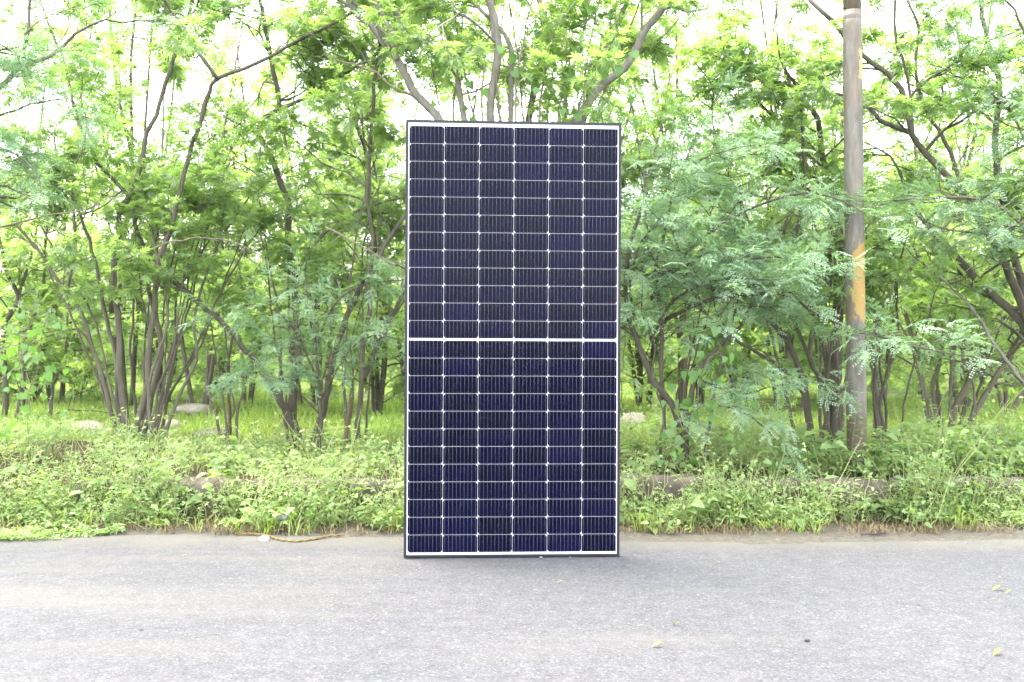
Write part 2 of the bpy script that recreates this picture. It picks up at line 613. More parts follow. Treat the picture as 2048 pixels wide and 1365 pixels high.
class Leaves:
    """collects many copies of small templates, each with its own frame, into one mesh"""
    def __init__(self):
        self.V, self.Q, self.Tr, self.t, self.n = [], [], [], [], 0

    def scatter(self, tmpl, O, D, U, S, tint):
        V, F = tmpl[0], tmpl[1]
        dt = tmpl[2] if len(tmpl) > 2 else np.zeros(len(V))
        O, D, U, S, tint = (np.asarray(x, float) for x in (O, D, U, S, tint))
        if len(O) == 0:
            return
        D = D / (np.linalg.norm(D, axis=1, keepdims=True) + 1e-9)
        X = np.cross(D, U)
        X /= np.linalg.norm(X, axis=1, keepdims=True) + 1e-9
        Z = np.cross(X, D)
        W = O[:, None] + S[:, None, None] * (V[None, :, 0, None] * X[:, None] + V[None, :, 1, None] * D[:, None] + V[None, :, 2, None] * Z[:, None])
        m = len(V)
        F2 = F[None] + (self.n + np.arange(len(O)) * m)[:, None, None]
        (self.Q if F.shape[1] == 4 else self.Tr).append(F2.reshape(-1, F.shape[1]))
        self.V.append(W.reshape(-1, 3))
        self.t.append(np.clip(tint[:, None] + dt[None], 0, 1).ravel())
        self.n += len(O) * m

    def mesh(self, name, mat, origin=(0, 0, 0)):
        fs = []
        if self.Q:
            fs.append(np.concatenate(self.Q))
        if self.Tr:
            fs.append(np.concatenate(self.Tr))
        return make_mesh(name, np.concatenate(self.V) - np.asarray(origin), fs, mat, False, np.concatenate(self.t))


def ground_z(x, y):
    x, y = np.asarray(x, float), np.asarray(y, float)
    s = np.clip((y - 5.90) / 0.12, 0, 1)
    z = 0.195 * s * s * (3 - 2 * s)
    up = np.clip((y - 6.0) / 1.2, 0, 1)
    z = z + s * up * (0.05 + 0.05 * np.sin(x * 0.9 + 0.6) * np.exp(-((y - 7) / 3) ** 2))
    z = z + s * (0.03 * np.sin(x * 1.7 + y * 1.1) + 0.02 * np.sin(3.1 * x - 2.3 * y + 1)) * np.clip((y - 6) / 1, 0, 1)
    z = z + 0.14 * np.exp(-((x + 3.1) / 1.1) ** 2 - ((y - 6.7) / 0.6) ** 2)
    far = np.clip((y - 30) / 60, 0, 1)
    return z + far * 0.3


# ------------------------------------------------------------------ ground, road, kerb
def sheet(name, xs, ys, zf, mat):
    X, Y = np.meshgrid(xs, ys)
    Z = zf(X, Y)
    V = np.stack([X, Y, Z], -1).reshape(-1, 3)
    nx, ny = len(xs), len(ys)
    i = np.arange(ny - 1)[:, None] * nx
    j = np.arange(nx - 1)[None]
    Q = np.stack([i + j, i + j + 1, i + nx + j + 1, i + nx + j], -1).reshape(-1, 4)
    return obj(name, make_mesh(name, V, [Q], mat, True))


xs = np.unique(np.concatenate([np.linspace(-600, -40, 15), np.linspace(-40, -8, 33), np.linspace(-8, 8, 161), np.linspace(8, 40, 33), np.linspace(40, 600, 15)]))
ys = np.unique(np.concatenate([np.linspace(5.12, 9, 90), np.linspace(9, 30, 85), np.linspace(30, 120, 30), np.linspace(120, 900, 14)]))
g = sheet('ground', xs, ys, lambda x, y: ground_z(x, y) - 0.006 + 0.02 * np.clip((y - 5.3) / 0.3, 0, 1) * np.clip((6 - y) / 0.3, 0, 1) * (1 + np.sin(5 * x)), M['soil'])
tag(g, kind='structure')
g2 = sheet('ground', np.linspace(-600, 600, 40), np.array([-900, -400, -100, -30, -9.0]), lambda x, y: 0 * x - 0.006, M['soil'])
tag(g2, kind='structure')
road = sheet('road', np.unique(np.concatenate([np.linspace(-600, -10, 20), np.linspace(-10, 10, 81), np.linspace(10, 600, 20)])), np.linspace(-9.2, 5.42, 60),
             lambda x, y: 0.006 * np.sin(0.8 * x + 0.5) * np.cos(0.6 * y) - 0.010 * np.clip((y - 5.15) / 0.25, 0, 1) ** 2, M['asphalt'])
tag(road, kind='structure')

kerb = bpy.data.objects.new('kerb', None)
kerb.location = (0, 5.88, 0)
link(kerb)
tag(kerb, kind='structure')
kmeshes = []
for k in range(6):
    import bmesh
    bm = bmesh.new()
    L = 0.93
    prof = [(-0.075, -0.05), (-0.075, 0.175), (-0.068, 0.205), (-0.045, 0.228), (-0.010, 0.238), (0.035, 0.236), (0.075, 0.220), (0.075, -0.05)]
    nseg = 10
    rings = []
    for s in range(nseg + 1):
        x = -L / 2 + L * s / nseg
        endk = 1 - 0.06 * (abs(s - nseg / 2) > nseg / 2 - 0.5)
        ring = []
        for (yy, zz) in prof:
            ring.append(bm.verts.new((x + random.gauss(0, 0.004), yy * endk + random.gauss(0, 0.004), zz * (endk if zz > 0 else 1) + random.gauss(0, 0.005) - (random.random() < 0.08) * 0.018)))
        rings.append(ring)
    for a, b in zip(rings[:-1], rings[1:]):
        for q in range(len(prof)):
            r_ = (q + 1) % len(prof)
            bm.faces.new((a[q], b[q], b[r_], a[r_]))
    bm.faces.new(rings[0])
    bm.faces.new(rings[-1][::-1])
    bm.normal_update()
    me = bpy.data.meshes.new('kerb_stone')
    bm.to_mesh(me)
    bm.free()
    me.materials.append(M['kerb'])
    for pl in me.polygons:
        pl.use_smooth = True
    kmeshes.append(me)
for k in range(16):
    if k in (4, 13):
        continue            # stones lost under the weeds
    o = obj('kerb_stone', kmeshes[k % 6], kerb, ((k - 7.5) * 0.955 + 0.3, random.gauss(0, 0.008), random.gauss(-0.005, 0.012)))
    o.rotation_euler = (random.gauss(0, 0.02), random.gauss(0, 0.012), random.gauss(0, 0.012))

# ------------------------------------------------------------------ solar panel
PW, PH, PT = 1.038, 2.094, 0.035
panel = empty('solar_panel', (0.0, 4.80, 0.0), 'tall dark blue solar panel standing upright at the road edge', 'solar panel')
panel.rotation_euler = (R(0.0), R(0.28), R(3.2))
panel.location.z = 0.002
LIP = 0.0125


def prism(name, poly, y0, y1, mat, bevel=0.0):
    """polygon in x,z extruded along y"""
    bm = bmesh.new()
    a = [bm.verts.new((x, y0, z)) for x, z in poly]
    b = [bm.verts.new((x, y1, z)) for x, z in poly]
    bm.faces.new(a)
    bm.faces.new(b[::-1])
    n = len(poly)
    for i in range(n):
        bm.faces.new((a[i], b[i], b[(i + 1) % n], a[(i + 1) % n]))
    bmesh.ops.recalc_face_normals(bm, faces=bm.faces)
    if bevel:
        bmesh.ops.bevel(bm, geom=list(bm.edges), offset=bevel, segments=2, affect='EDGES', profile=0.7)
    me = bpy.data.meshes.new(name)
    bm.to_mesh(me)
    bm.free()
    me.materials.append(mat)
    return me


hw = PW / 2
g_ = 0.0003
rails = [[(-hw + g_, 0), (hw - g_, 0), (hw - LIP - g_, LIP), (-hw + LIP + g_, LIP)],
         [(-hw + g_, PH), (-hw + LIP + g_, PH - LIP), (hw - LIP - g_, PH - LIP), (hw - g_, PH)],
         [(-hw, g_), (-hw + LIP, LIP + g_), (-hw + LIP, PH - LIP - g_), (-hw, PH - g_)],
         [(hw, g_), (hw, PH - g_), (hw - LIP, PH - LIP - g_), (hw - LIP, LIP + g_)]]
for poly in rails:
    obj('frame_rail', prism('frame_rail', poly, -PT / 2, PT / 2, M['frame'], 0.0011), panel)
obj('backsheet', prism('backsheet', [(-hw + 0.008, 0.008), (hw - 0.008, 0.008), (hw - 0.008, PH - 0.008), (-hw + 0.008, PH - 0.008)], -PT / 2 + 0.0025, -PT / 2 + 0.0080, M['backsheet']), panel)
CW, CH, PX, PZ, CHF = 0.1654, 0.0830, 0.1673, 0.0846, 0.0105
yf = -PT / 2 + 0.0017
cell_me = {}
for kind in ('top', 'bottom'):
    w, h, c_ = CW / 2, CH / 2, CHF
    if kind == 'top':
        poly = [(-w, -h), (w, -h), (w, h - c_), (w - c_ * 0.75, h), (-w + c_ * 0.75, h), (-w, h - c_)]
    else:
        poly = [(-w, h), (-w, -h + c_), (-w + c_ * 0.75, -h), (w - c_ * 0.75, -h), (w, -h + c_), (w, h)]
    cell_me[kind] = prism('cell', poly, yf, yf + 0.0016, M['cell'])


def busbar_mesh():
    V, Q = [], []

    def box(x0, x1, z0, z1, y0, y1):
        k = len(V)
        for y in (y0, y1):
            V.extend([(x0, y, z0), (x1, y, z0), (x1, y, z1), (x0, y, z1)])
        Q.extend([(k, k + 1, k + 2, k + 3), (k, k + 4, k + 5, k + 1), (k + 1, k + 5, k + 6, k + 2), (k + 2, k + 6, k + 7, k + 3), (k + 3, k + 7, k + 4, k)])
    for i in range(9):
        x = -CW / 2 + CW * (i + 0.5) / 9
        box(x - 0.00032, x + 0.00032, -CH / 2 + 0.001, CH / 2 - 0.001, yf - 0.0003, yf + 0.0002)
        for j in range(8):
            z = -CH / 2 + 0.006 + (CH - 0.012) * j / 7
            big_ = 0.0010 if j in (0, 7) else 0.0006
            box(x - big_, x + big_, z - big_ * 1.3, z + big_ * 1.3, yf - 0.0005, yf + 0.0001)
    return make_mesh('busbars', V, [np.array(Q)], M['busbar'])


bus_me = busbar_mesh()
top_z = PH - 0.0300 - CH / 2
for half in range(2):
    for r_i in range(12):
        z = top_z - r_i * PZ - half * (12 * PZ + 0.0105)
        for c_i in range(6):
            x = (c_i - 2.5) * PX
            kind = 'top' if (c_i + half) % 2 == 0 else 'bottom'
            o = obj('cell', cell_me[kind], panel, (x, 0, z))
            b = obj('busbars', bus_me, o)
            tag(b, kind='stuff')
# string ribbons printed through the white gaps
zmid = (top_z - 11 * PZ - CH / 2) - 0.0063
zbot = top_z - 23 * PZ - 0.0105 - CH / 2 - 0.0075
for (x0, x1, z, hgt_) in [(-0.495, -0.346, zmid, 0.0012), (-0.328, -0.181, zmid, 0.0012), (-0.17, 0.15, zmid, 0.0012), (0.185, 0.325, zmid, 0.0012), (0.345, 0.49, zmid, 0.0012),
                       (-0.495, -0.18, zbot, 0.0026), (-0.155, 0.155, zbot, 0.0026), (0.18, 0.495, zbot, 0.0026)]:
    obj('ribbon', prism('ribbon', [(x0, z - hgt_), (x1, z - hgt_), (x1, z + hgt_), (x0, z + hgt_)], yf, yf + 0.0016, M['ribbon']), panel)
# faint serial print along the top margin
V, Q = [], []
for (x0, x1, z) in ((-0.483, -0.452, PH - 0.0185), (-0.40, -0.25, PH - 0.0205), (0.02, 0.13, PH - 0.0205)):
    x = x0
    while x < x1:
        w_ = random.uniform(0.0008, 0.0028)
        k = len(V)
        V += [(x, yf + 0.0002, z - 0.0014), (x + w_, yf + 0.0002, z - 0.0014), (x + w_, yf + 0.0002, z + 0.0014), (x, yf + 0.0002, z + 0.0014)]
        Q.append((k, k + 1, k + 2, k + 3))
        x += w_ + random.uniform(0.0012, 0.004)
tag(obj('serial_print', make_mesh('serial_print', V, [np.array(Q)], M['print_grey']), panel), kind='stuff')

# ------------------------------------------------------------------ steel pole
PY = 6.25
pb = at(1714, 940, PY)
pole = empty('pole', (pb[0], PY, POLE_Z), 'round weathered steel pole with patches of yellow paint, standing behind the kerb', 'pole')
tb = Tubes()
zz = np.linspace(-0.05, 2.89, 30)
lean = -0.0105
tb.add(np.stack([lean * zz, 0 * zz, zz], 1), 0.0615 - 0.0016 * zz, 32)
obj('lower_tube', tb.mesh('lower_tube', M['pole']), pole)
tb = Tubes()
zz = np.linspace(2.88, 6.2, 20)
tb.add(np.stack([lean * zz, 0 * zz, zz], 1), 0 * zz + 0.0545 - 0.001 * (zz - 2.88), 32)
tb2 = Tubes()
zz2 = np.array([2.82, 2.835, 2.845, 2.885, 2.895])
tb2.add(np.stack([lean * zz2, 0 * zz2, zz2], 1), np.array([0.0560, 0.0572, 0.0573, 0.0562, 0.0535]), 32)
obj('upper_tube', tb.mesh('upper_tube', M['pole']), pole)
obj('joint_collar', tb2.mesh('joint_collar', M['pole']), pole)


# ------------------------------------------------------------------ trees
class Grower:
    def __init__(self, kind, size, spacing=0.055, seed=0):
        self.tw = Tubes()
        self.kind, self.size, self.spacing = kind, size, spacing
        self.O, self.D, self.U, self.S, self.t = [], [], [], [], []
        self.r = np.random.default_rng(seed)
        self.tone = 0.5

    def leaf(self, p, d):
        r = self.r
        self.O.append(p)
        dd = d * np.array([1, 1, 0.6]) + r.normal(0, 0.3, 3) + np.array([0, 0, -0.15])
        self.D.append(dd)
        self.U.append(np.array([0, 0, 1.0]) + r.normal(0, 0.30, 3))
        self.S.append(self.size * r.uniform(0.7, 1.25))
        self.t.append(np.clip(self.tone + r.normal(0, 0.22), 0, 1))

    def side(self, p, d, L, rad, depth, droop=0.05, nsub=4, leafy=True, wig=0.22):
        r = self.r
        n = max(3, int(L / 0.10))
        pts = [np.array(p, float)]
        dr = np.array(d, float)
        dr /= np.linalg.norm(dr) + 1e-9
        dirs = [dr]
        for i in range(n):
            dr = dr + r.normal(0, wig, 3)
            dr[2] += 0.03 - droop * (i / n) * 2
            dr /= np.linalg.norm(dr)
            pts.append(pts[-1] + dr * L / n)
            dirs.append(dr)
        pts = np.array(pts)
        rad = max(rad, 0.0016)
        self.tw.add(pts, np.linspace(rad, max(rad * 0.35, 0.0011), len(pts)), 5 if rad > 0.006 else 3, False)
        if depth > 0:
            for k in range(nsub):
                t = r.uniform(0.2, 0.98)
                i = min(int(t * n), n - 1)
                q = r.normal(0, 1, 3)
                q -= (q @ dirs[i]) * dirs[i]
                q /= np.linalg.norm(q) + 1e-9
                q[2] *= 0.6
                self.side(pts[i], dirs[i] * 0.75 + q * r.uniform(0.5, 1.0), L * r.uniform(0.32, 0.6), rad * 0.55, depth - 1, droop, max(2, nsub - 1), leafy, wig)
        if leafy and depth <= 1:
            m = max(2, int(L * (0.8 if depth == 0 else 0.6) / self.spacing))
            for k in range(m):
                t = r.uniform(0.25, 1.0)
                i = min(int(t * n), n - 1)
                fr = t * n - i
                pp = pts[i] * (1 - fr) + pts[i + 1] * fr
                q = r.normal(0, 1, 3)
                q -= (q @ dirs[i]) * dirs[i]
                q /= np.linalg.norm(q) + 1e-9
                self.leaf(pp, dirs[i] * 0.6 + q)
            self.leaf(pts[-1], dirs[-1])

    def stem_branches(self, path, r0, r1, count, t0=0.3, L=(0.6, 1.3), depth=2, nsub=4, up=0.35, leafy=True, droop=0.05):
        r = self.r
        n = len(path)
        for k in range(count):
            t = t0 + (1 - t0) * (k + r.uniform(0, 1)) / count
            i = min(int(t * (n - 1)), n - 2)
            tan = path[i + 1] - path[i]
            tan /= np.linalg.norm(tan) + 1e-9
            a = r.uniform(0, 2 * math.pi)
            out = np.array([math.cos(a), math.sin(a), r.uniform(-0.15, 0.5)])
            rad = (r0 + (r1 - r0) * t) * r.uniform(0.35, 0.6)
            self.side(path[i], tan * up + out, r.uniform(*L) * (1.1 - 0.35 * t), min(rad, 0.016), depth, droop, nsub, leafy)
        self.side(path[-1], path[-1] - path[-2], r.uniform(*L) * 0.8, r1 * 0.8, depth, droop, nsub, leafy)

    def leaves(self):
        lv = Leaves()
        O, D, U, S, t = (np.array(x) for x in (self.O, self.D, self.U, self.S, self.t))
        which = self.r.integers(0, 5, len(O))
        for k in range(5):
            s = which == k
            lv.scatter(FR[self.kind][k], O[s], D[s], U[s], S[s], t[s])
        return lv


def stem_path(pts, Y, dy=0.0, extend=0.0, step=0.08, wob=0.004):
    """pixel waypoints -> 3D path at depth Y, drifting dy metres away along its length"""
    n = len(pts)
    P = [at(px, py, Y + dy * i / max(1, n - 1)) for i, (px, py) in enumerate(pts)]
    if extend:
        d = P[-1] - P[-2]
        d /= np.linalg.norm(d)
        P.append(P[-1] + d * extend * 0.5 + rng.normal(0, 0.04, 3))
        P.append(P[-1] + d * extend * 0.5 + rng.normal(0, 0.08, 3))
    return smooth_path(P, step, wob)


def hero_tree(name, label, base, Y, stems, bark, leafm, kind, size, seed, spacing=0.055, tone=0.5, cat='tree', group=None, slim=()):
    """stems: dicts(p=[pixels], w=(px width at foot, at tip), dy, ext, n, t0, L, depth, nsub, leafy)"""
    b = at(base[0], base[1], Y)
    b[2] = float(ground_z(b[0], b[1]))
    root = empty(name, b, label, cat, group)
    G = Grower(kind, size, spacing, seed)
    G.tone = tone
    xr = np.random.default_rng(seed + 7)
    for (n_, x0, x1, fan, top) in slim:
        for q in range(n_):
            fx = xr.uniform(x0, x1)
            k_ = (fx - (x0 + x1) / 2) / max(1, (x1 - x0) / 2)
            tx = fx + k_ * fan * xr.uniform(0.5, 1.2) + xr.normal(0, 25)
            ty = xr.uniform(top, top + 170)
            by = base[1] - 4
            pts = [(fx, by)] + [(fx + (tx - fx) * f ** 1.25 + xr.normal(0, 9), by + (ty - by) * f) for f in (0.25, 0.5, 0.75, 1.0)]
            w_ = xr.uniform(4, 8)
            stems = stems + [dict(p=pts, w=(w_, 3), foot=1, n=int(xr.integers(2, 5)), t0=0.78, y0=xr.uniform(-0.25, 0.6), dy=xr.uniform(-0.3, 0.3), L=(0.3, 0.8), leafy=xr.random() < 0.5)]
    for s in stems:
        path = stem_path(s['p'], Y + s.get('y0', 0), s.get('dy', 0), s.get('ext', 0))
        if s.get('foot'):                       # carry the foot down into the ground
            f = path[0].copy()
            f[2] = float(ground_z(f[0], f[1])) - 0.05
            if f[2] < path[0][2] - 0.02:
                path = np.vstack([f, path])
        r0, r1 = s['w'][0] * Y / F_PX / 2, s['w'][1] * Y / F_PX / 2
        tt = np.linspace(0, 1, len(path))
        rad = r0 + (r1 - r0) * tt
        if s.get('foot'):
            rad = rad * (1 + 0.45 * np.exp(-tt * 14))
        tb = Tubes()
        tb.add(path, rad, 9 if r0 > 0.012 else 6, True, 0.035)
        obj(s.get('name', 'stem'), tb.mesh('stem', s.get('bark', bark), b), root)
        if s.get('n', 6) > 0:
            G.stem_branches(path, r0, r1, s.get('n', 6), s.get('t0', 0.45), s.get('L', (0.5, 1.1)), s.get('depth', 2), s.get('nsub', 3), s.get('up', 0.4), s.get('leafy', True), s.get('droop', 0.05))
    if G.tw.V:
        tag(obj('branchwork', G.tw.mesh('branchwork', bark, b), root), kind='stuff')
    if G.O:
        obj('crown', G.leaves().mesh('crown', leafm, b), root)
    return root


S = lambda p, w, **k: dict(p=p, w=w, **k)
NF = 0
# left clump
hero_tree('thicket_tree', 'tall fan of many bare grey-brown stems from one foot, in the left clearing', (268, 893), 7.6, [
    S([(239, 890), (211, 779), (195, 718), (182, 681), (161, 623), (135, 581), (145, 540), (150, 480), (143, 360)], (10, 5), foot=1, n=5, t0=0.78, dy=-0.2),
    S([(136, 583), (116, 560), (60, 480), (0, 420)], (7, 4), n=4, t0=0.3, y0=-0.1),
    S([(246, 888), (244, 850), (236, 797), (232, 718), (219, 665), (206, 600), (197, 560), (190, 520), (160, 430), (110, 300)], (10, 5), foot=1, n=8, t0=0.72, dy=0.3),
    S([(262, 892), (253, 845), (243, 771), (241, 718), (239, 652), (230, 600), (226, 560), (230, 529), (238, 459), (246, 410), (267, 381), (283, 320), (291, 267), (312, 230), (340, 140)], (14, 6), foot=1, n=13, t0=0.76, ext=1.2, L=(0.6, 1.3), dy=0.1),
    S([(259, 900), (277, 837), (293, 784), (297, 718), (303, 660), (309, 613), (313, 560), (316, 533), (332, 484), (353, 410), (369, 348), (385, 287), (402, 238), (418, 184), (434, 158), (484, 139), (533, 119), (574, 94)], (13, 5), foot=1, n=14, t0=0.78, ext=0.9, L=(0.6, 1.3), dy=-0.4),
    S([(434, 158), (410, 123), (381, 82)], (8, 4), n=9, t0=0.2, ext=0.8, L=(0.6, 1.2), y0=-0.35),
    S([(277, 890), (298, 824), (311, 758), (322, 708), (315, 639), (295, 573), (295, 512), (270, 451), (258, 394), (200, 330), (150, 225)], (12, 5), foot=1, n=9, t0=0.76, dy=0.4, ext=0.9, L=(0.6, 1.2)),
    S([(325, 890), (340, 845), (356, 797), (393, 721), (388, 665), (390, 626), (404, 573), (440, 480), (480, 420)], (7, 4), foot=1, n=4, t0=0.8),
    S([(322, 888), (330, 824), (338, 758), (353, 673), (348, 613), (369, 560), (420, 480)], (8, 3), foot=1, n=3, t0=0.85, y0=0.3),
    S([(285, 885), (268, 800), (262, 700), (268, 600), (262, 520)], (7, 4), foot=1, n=3, t0=0.8, y0=0.2),
    S([(182, 687), (156, 659), (105, 671), (60, 690)], (5, 2), n=4, t0=0.3, leafy=False, depth=1, y0=-0.05),
], M['bark'], M['leaf'], 'mid', 0.072, 21, 0.0125, 0.45, slim=[(14, 244, 322, 190, 330)])

# crooked tree left of the panel
hero_tree('crooked_tree', 'dark-stemmed tree with a crooked main stem and a leaning limb, just left of the panel', (592, 900), 7.9, [
    S([(590, 903), (594, 863), (582, 842), (561, 805), (545, 776), (513, 724), (487, 700), (469, 673), (450, 650), (421, 626), (400, 610), (365, 580), (330, 540)], (15, 8), foot=1, n=4, t0=0.7, dy=-0.4, bark=M['bark_dark']),
    S([(600, 895), (585, 837), (587, 771), (598, 724), (595, 671), (590, 607), (590, 560), (586, 550), (576, 484), (578, 410), (562, 369), (546, 320), (517, 267), (529, 238), (558, 217), (554, 184), (546, 143)], (16, 7), foot=1, n=11, t0=0.62, ext=1.1, L=(0.5, 1.2), bark=M['bark_dark']),
    S([(558, 217), (607, 197), (656, 164)], (8, 4), n=9, t0=0.2, ext=0.6, L=(0.5, 1.1)),
    S([(517, 267), (480, 250), (443, 230)], (6, 3), n=3, t0=0.2, leafy=False, depth=1),
    S([(625, 890), (638, 850), (653, 797), (664, 732), (685, 658), (698, 626), (717, 586), (750, 500), (740, 430)], (14, 7), foot=1, n=8, t0=0.65, dy=0.2, ext=0.8, bark=M['bark_dark']),
    S([(712, 905), (714, 890), (717, 824), (722, 771), (727, 692), (740, 626), (735, 573), (745, 480), (735, 400), (740, 300)], (11, 6), foot=1, n=9, t0=0.62, ext=1.0, dy=-0.3),
    S([(727, 760), (733, 742), (748, 708), (767, 671), (780, 639), (798, 605), (815, 560), (822, 500)], (12, 7), n=5, t0=0.5, dy=0.3, bark=M['bark_dark']),
    S([(738, 560), (760, 510), (779, 472), (808, 435), (840, 400)], (11, 6), n=5, t0=0.3, y0=-0.2),
    S([(587, 560), (620, 500), (668, 452), (720, 420), (757, 408)], (8, 5), n=5, t0=0.3),
], M['bark'], M['leaf'], 'mid', 0.070, 33, 0.0122, 0.5, slim=[(9, 570, 740, 90, 380), (5, 440, 500, 30, 600)])

hero_tree('young_tree', 'young tree with low blue-green sprays spread before the dark crooked stems', (640, 915), 7.2, [
    S([(640, 915), (640, 800), (632, 700), (620, 620), (610, 560)], (8, 4), foot=1, n=4, t0=0.6, L=(0.3, 0.6), depth=1, nsub=3),
    S([(636, 760), (590, 660), (540, 615), (500, 610)], (5, 2), n=8, t0=0.2, L=(0.2, 0.45), depth=1, nsub=3, droop=0.08, dy=-0.2),
    S([(640, 800), (700, 700), (750, 670), (800, 680)], (5, 2), n=7, t0=0.3, L=(0.2, 0.42), depth=1, nsub=3, droop=0.08, dy=-0.2),
    S([(632, 700), (660, 620), (720, 570), (790, 560)], (5, 2), n=10, t0=0.2, L=(0.2, 0.45), depth=1, nsub=3, droop=0.08, dy=-0.1),
    S([(640, 830), (580, 770), (520, 745), (480, 750)], (4, 2), n=8, t0=0.3, L=(0.15, 0.3), depth=1, nsub=3, droop=0.08, dy=-0.1),
], M['bark_dark'], M['leaf_blue'], 'near', 0.09, 39, 0.060, 0.4)

# big tree right behind the panel
hero_tree('spreading_tree', 'large grey-barked tree rising behind the panel with thick limbs spreading left and right', (1015, 905), 6.7, [
    S([(1010, 905), (1000, 760), (960, 500), (915, 330), (872, 232), (831, 191), (818, 164), (794, 120), (766, 82), (743, 51), (712, 27), (698, 0)], (27, 8), foot=1, n=7, t0=0.6, ext=0.8, dy=-0.3, L=(0.4, 0.8), leafy=False),
    S([(794, 120), (787, 96), (784, 62), (760, 20), (755, -40)], (11, 7), n=3, t0=0.4, L=(0.4, 0.8), y0=-0.25),
    S([(825, 191), (790, 178), (753, 147), (719, 130), (688, 127), (660, 109)], (6, 2), n=5, t0=0.2, L=(0.3, 0.5), depth=1, leafy=False, bark=M['twig_pale'], y0=-0.25),
    S([(960, 420), (927, 239), (920, 191), (913, 150), (890, 126), (859, 85), (818, 51)], (16, 7), n=7, t0=0.4, L=(0.4, 0.9), ext=0.4),
    S([(1005, 600), (985, 300), (982, 191), (996, 120), (992, 68), (985, 34), (977, 0)], (20, 12), n=5, t0=0.5, ext=0.9, dy=-0.2),
    S([(1015, 400), (1023, 171), (1023, 103), (1009, 72), (982, 40)], (12, 8), n=6, t0=0.4, ext=0.5, L=(0.4, 0.9), dy=0.3),
    S([(1030, 700), (1050, 320), (1064, 205), (1091, 85), (1085, 34), (1079, 0)], (16, 11), n=6, t0=0.5, ext=0.9, dy=0.6, bark=M['bark_dark']),
    S([(1025, 850), (1060, 600), (1105, 350), (1150, 250), (1173, 212), (1204, 171), (1249, 137), (1276, 92), (1283, 72), (1310, 34), (1340, 3), (1375, -25)], (25, 11), n=4, t0=0.65, ext=0.8, dy=-0.3, L=(0.5, 0.9)),
    S([(1150, 300), (1173, 222), (1184, 137), (1221, 85), (1242, 34)], (12, 8), n=6, t0=0.3, ext=0.5, dy=0.3, bark=M['bark_dark']),
    S([(1249, 137), (1275, 110), (1330, 70), (1370, 20)], (5, 2), n=5, t0=0.2, L=(0.3, 0.6), depth=1),
] + [S([(x0 + 30 * math.sin(7 * x0), 330), (x0, 230), (x0 + dx * 0.45 + 8 * math.sin(3 * x0), 110), (x0 + dx, -20)], (4.5, 2.5), n=4, t0=0.25, L=(0.2, 0.5), depth=1, y0=0.25 * math.sin(5 * x0), bark=M['twig_pale'], ext=0.4, leafy=(x0 % 2 == 0))
     for x0, dx in ((880, -60), (905, 20), (948, -45), (965, 30), (1001, -20), (1030, 40), (1046, -30), (1078, 60), (1096, 15), (1117, 70), (1130, 25), (1158, 90), (1166, 40), (1190, 95), (1203, 30))],
    M['bark_grey'], M['leaf'], 'mid', 0.070, 47, 0.014, 0.5)

# feathery bush tree right of the panel, hanging over the verge
hero_tree('feathery_tree', 'bushy tree with feathery blue-green foliage reaching from the panel across the pole', (1360, 880), 6.3, [
    S([(1369, 880), (1346, 813), (1305, 763), (1292, 727), (1264, 654), (1251, 600), (1262, 480), (1290, 400)], (15, 6), foot=1, n=5, t0=0.45, dy=-0.1, L=(0.4, 0.8)),
    S([(1369, 875), (1387, 781), (1400, 741), (1446, 682), (1482, 654), (1520, 560), (1530, 480)], (12, 5), foot=1, n=5, t0=0.5, dy=0.2, L=(0.4, 0.8)),
    S([(1323, 800), (1323, 720), (1323, 636), (1310, 560), (1325, 480), (1350, 380), (1380, 300)], (9, 4), n=6, t0=0.4, dy=-0.1, L=(0.4, 0.8)),
    S([(1330, 640), (1420, 602), (1560, 588), (1640, 632), (1720, 664), (1800, 684), (1890, 708)], (8, 3), n=19, t0=0.1, L=(0.22, 0.5), depth=1, nsub=3, dy=-0.55, droop=0.10),
    S([(1300, 600), (1400, 480), (1500, 418), (1600, 388), (1690, 400)], (9, 3), n=15, t0=0.1, L=(0.3, 0.6), depth=1, nsub=3, dy=-0.3, droop=0.08),
    S([(1280, 560), (1380, 530), (1500, 520), (1580, 515), (1640, 525)], (8, 3), n=17, t0=0.05, L=(0.3, 0.55), depth=1, nsub=3, dy=-0.35, droop=0.09),
    S([(1300, 680), (1350, 600), (1440, 560), (1540, 560)], (6, 3), n=16, t0=0.05, L=(0.25, 0.5), depth=1, nsub=3, dy=-0.5, droop=0.09),
    S([(1270, 640), (1262, 560), (1285, 480), (1330, 440)], (6, 3), n=17, t0=0.0, L=(0.3, 0.5), depth=1, nsub=3, dy=-0.3, droop=0.08),
    S([(1400, 760), (1480, 790), (1560, 770), (1640, 765)], (5, 2), n=9, t0=0.1, L=(0.18, 0.36), depth=1, nsub=3, dy=-0.3, droop=0.09),
    S([(1360, 820), (1430, 810), (1500, 830), (1540, 870)], (5, 2), n=5, t0=0.1, L=(0.18, 0.36), depth=1, nsub=3, dy=-0.3, droop=0.12),
    S([(1300, 420), (1370, 340), (1450, 300), (1530, 290)], (5, 2), n=10, t0=0.1, L=(0.25, 0.5), depth=1, nsub=3, dy=-0.2, droop=0.08),
], M['bark_dark'], M['leaf_blue'], 'near', 0.088, 52, 0.046, 0.55, slim=[(6, 1290, 1420, 130, 480)])

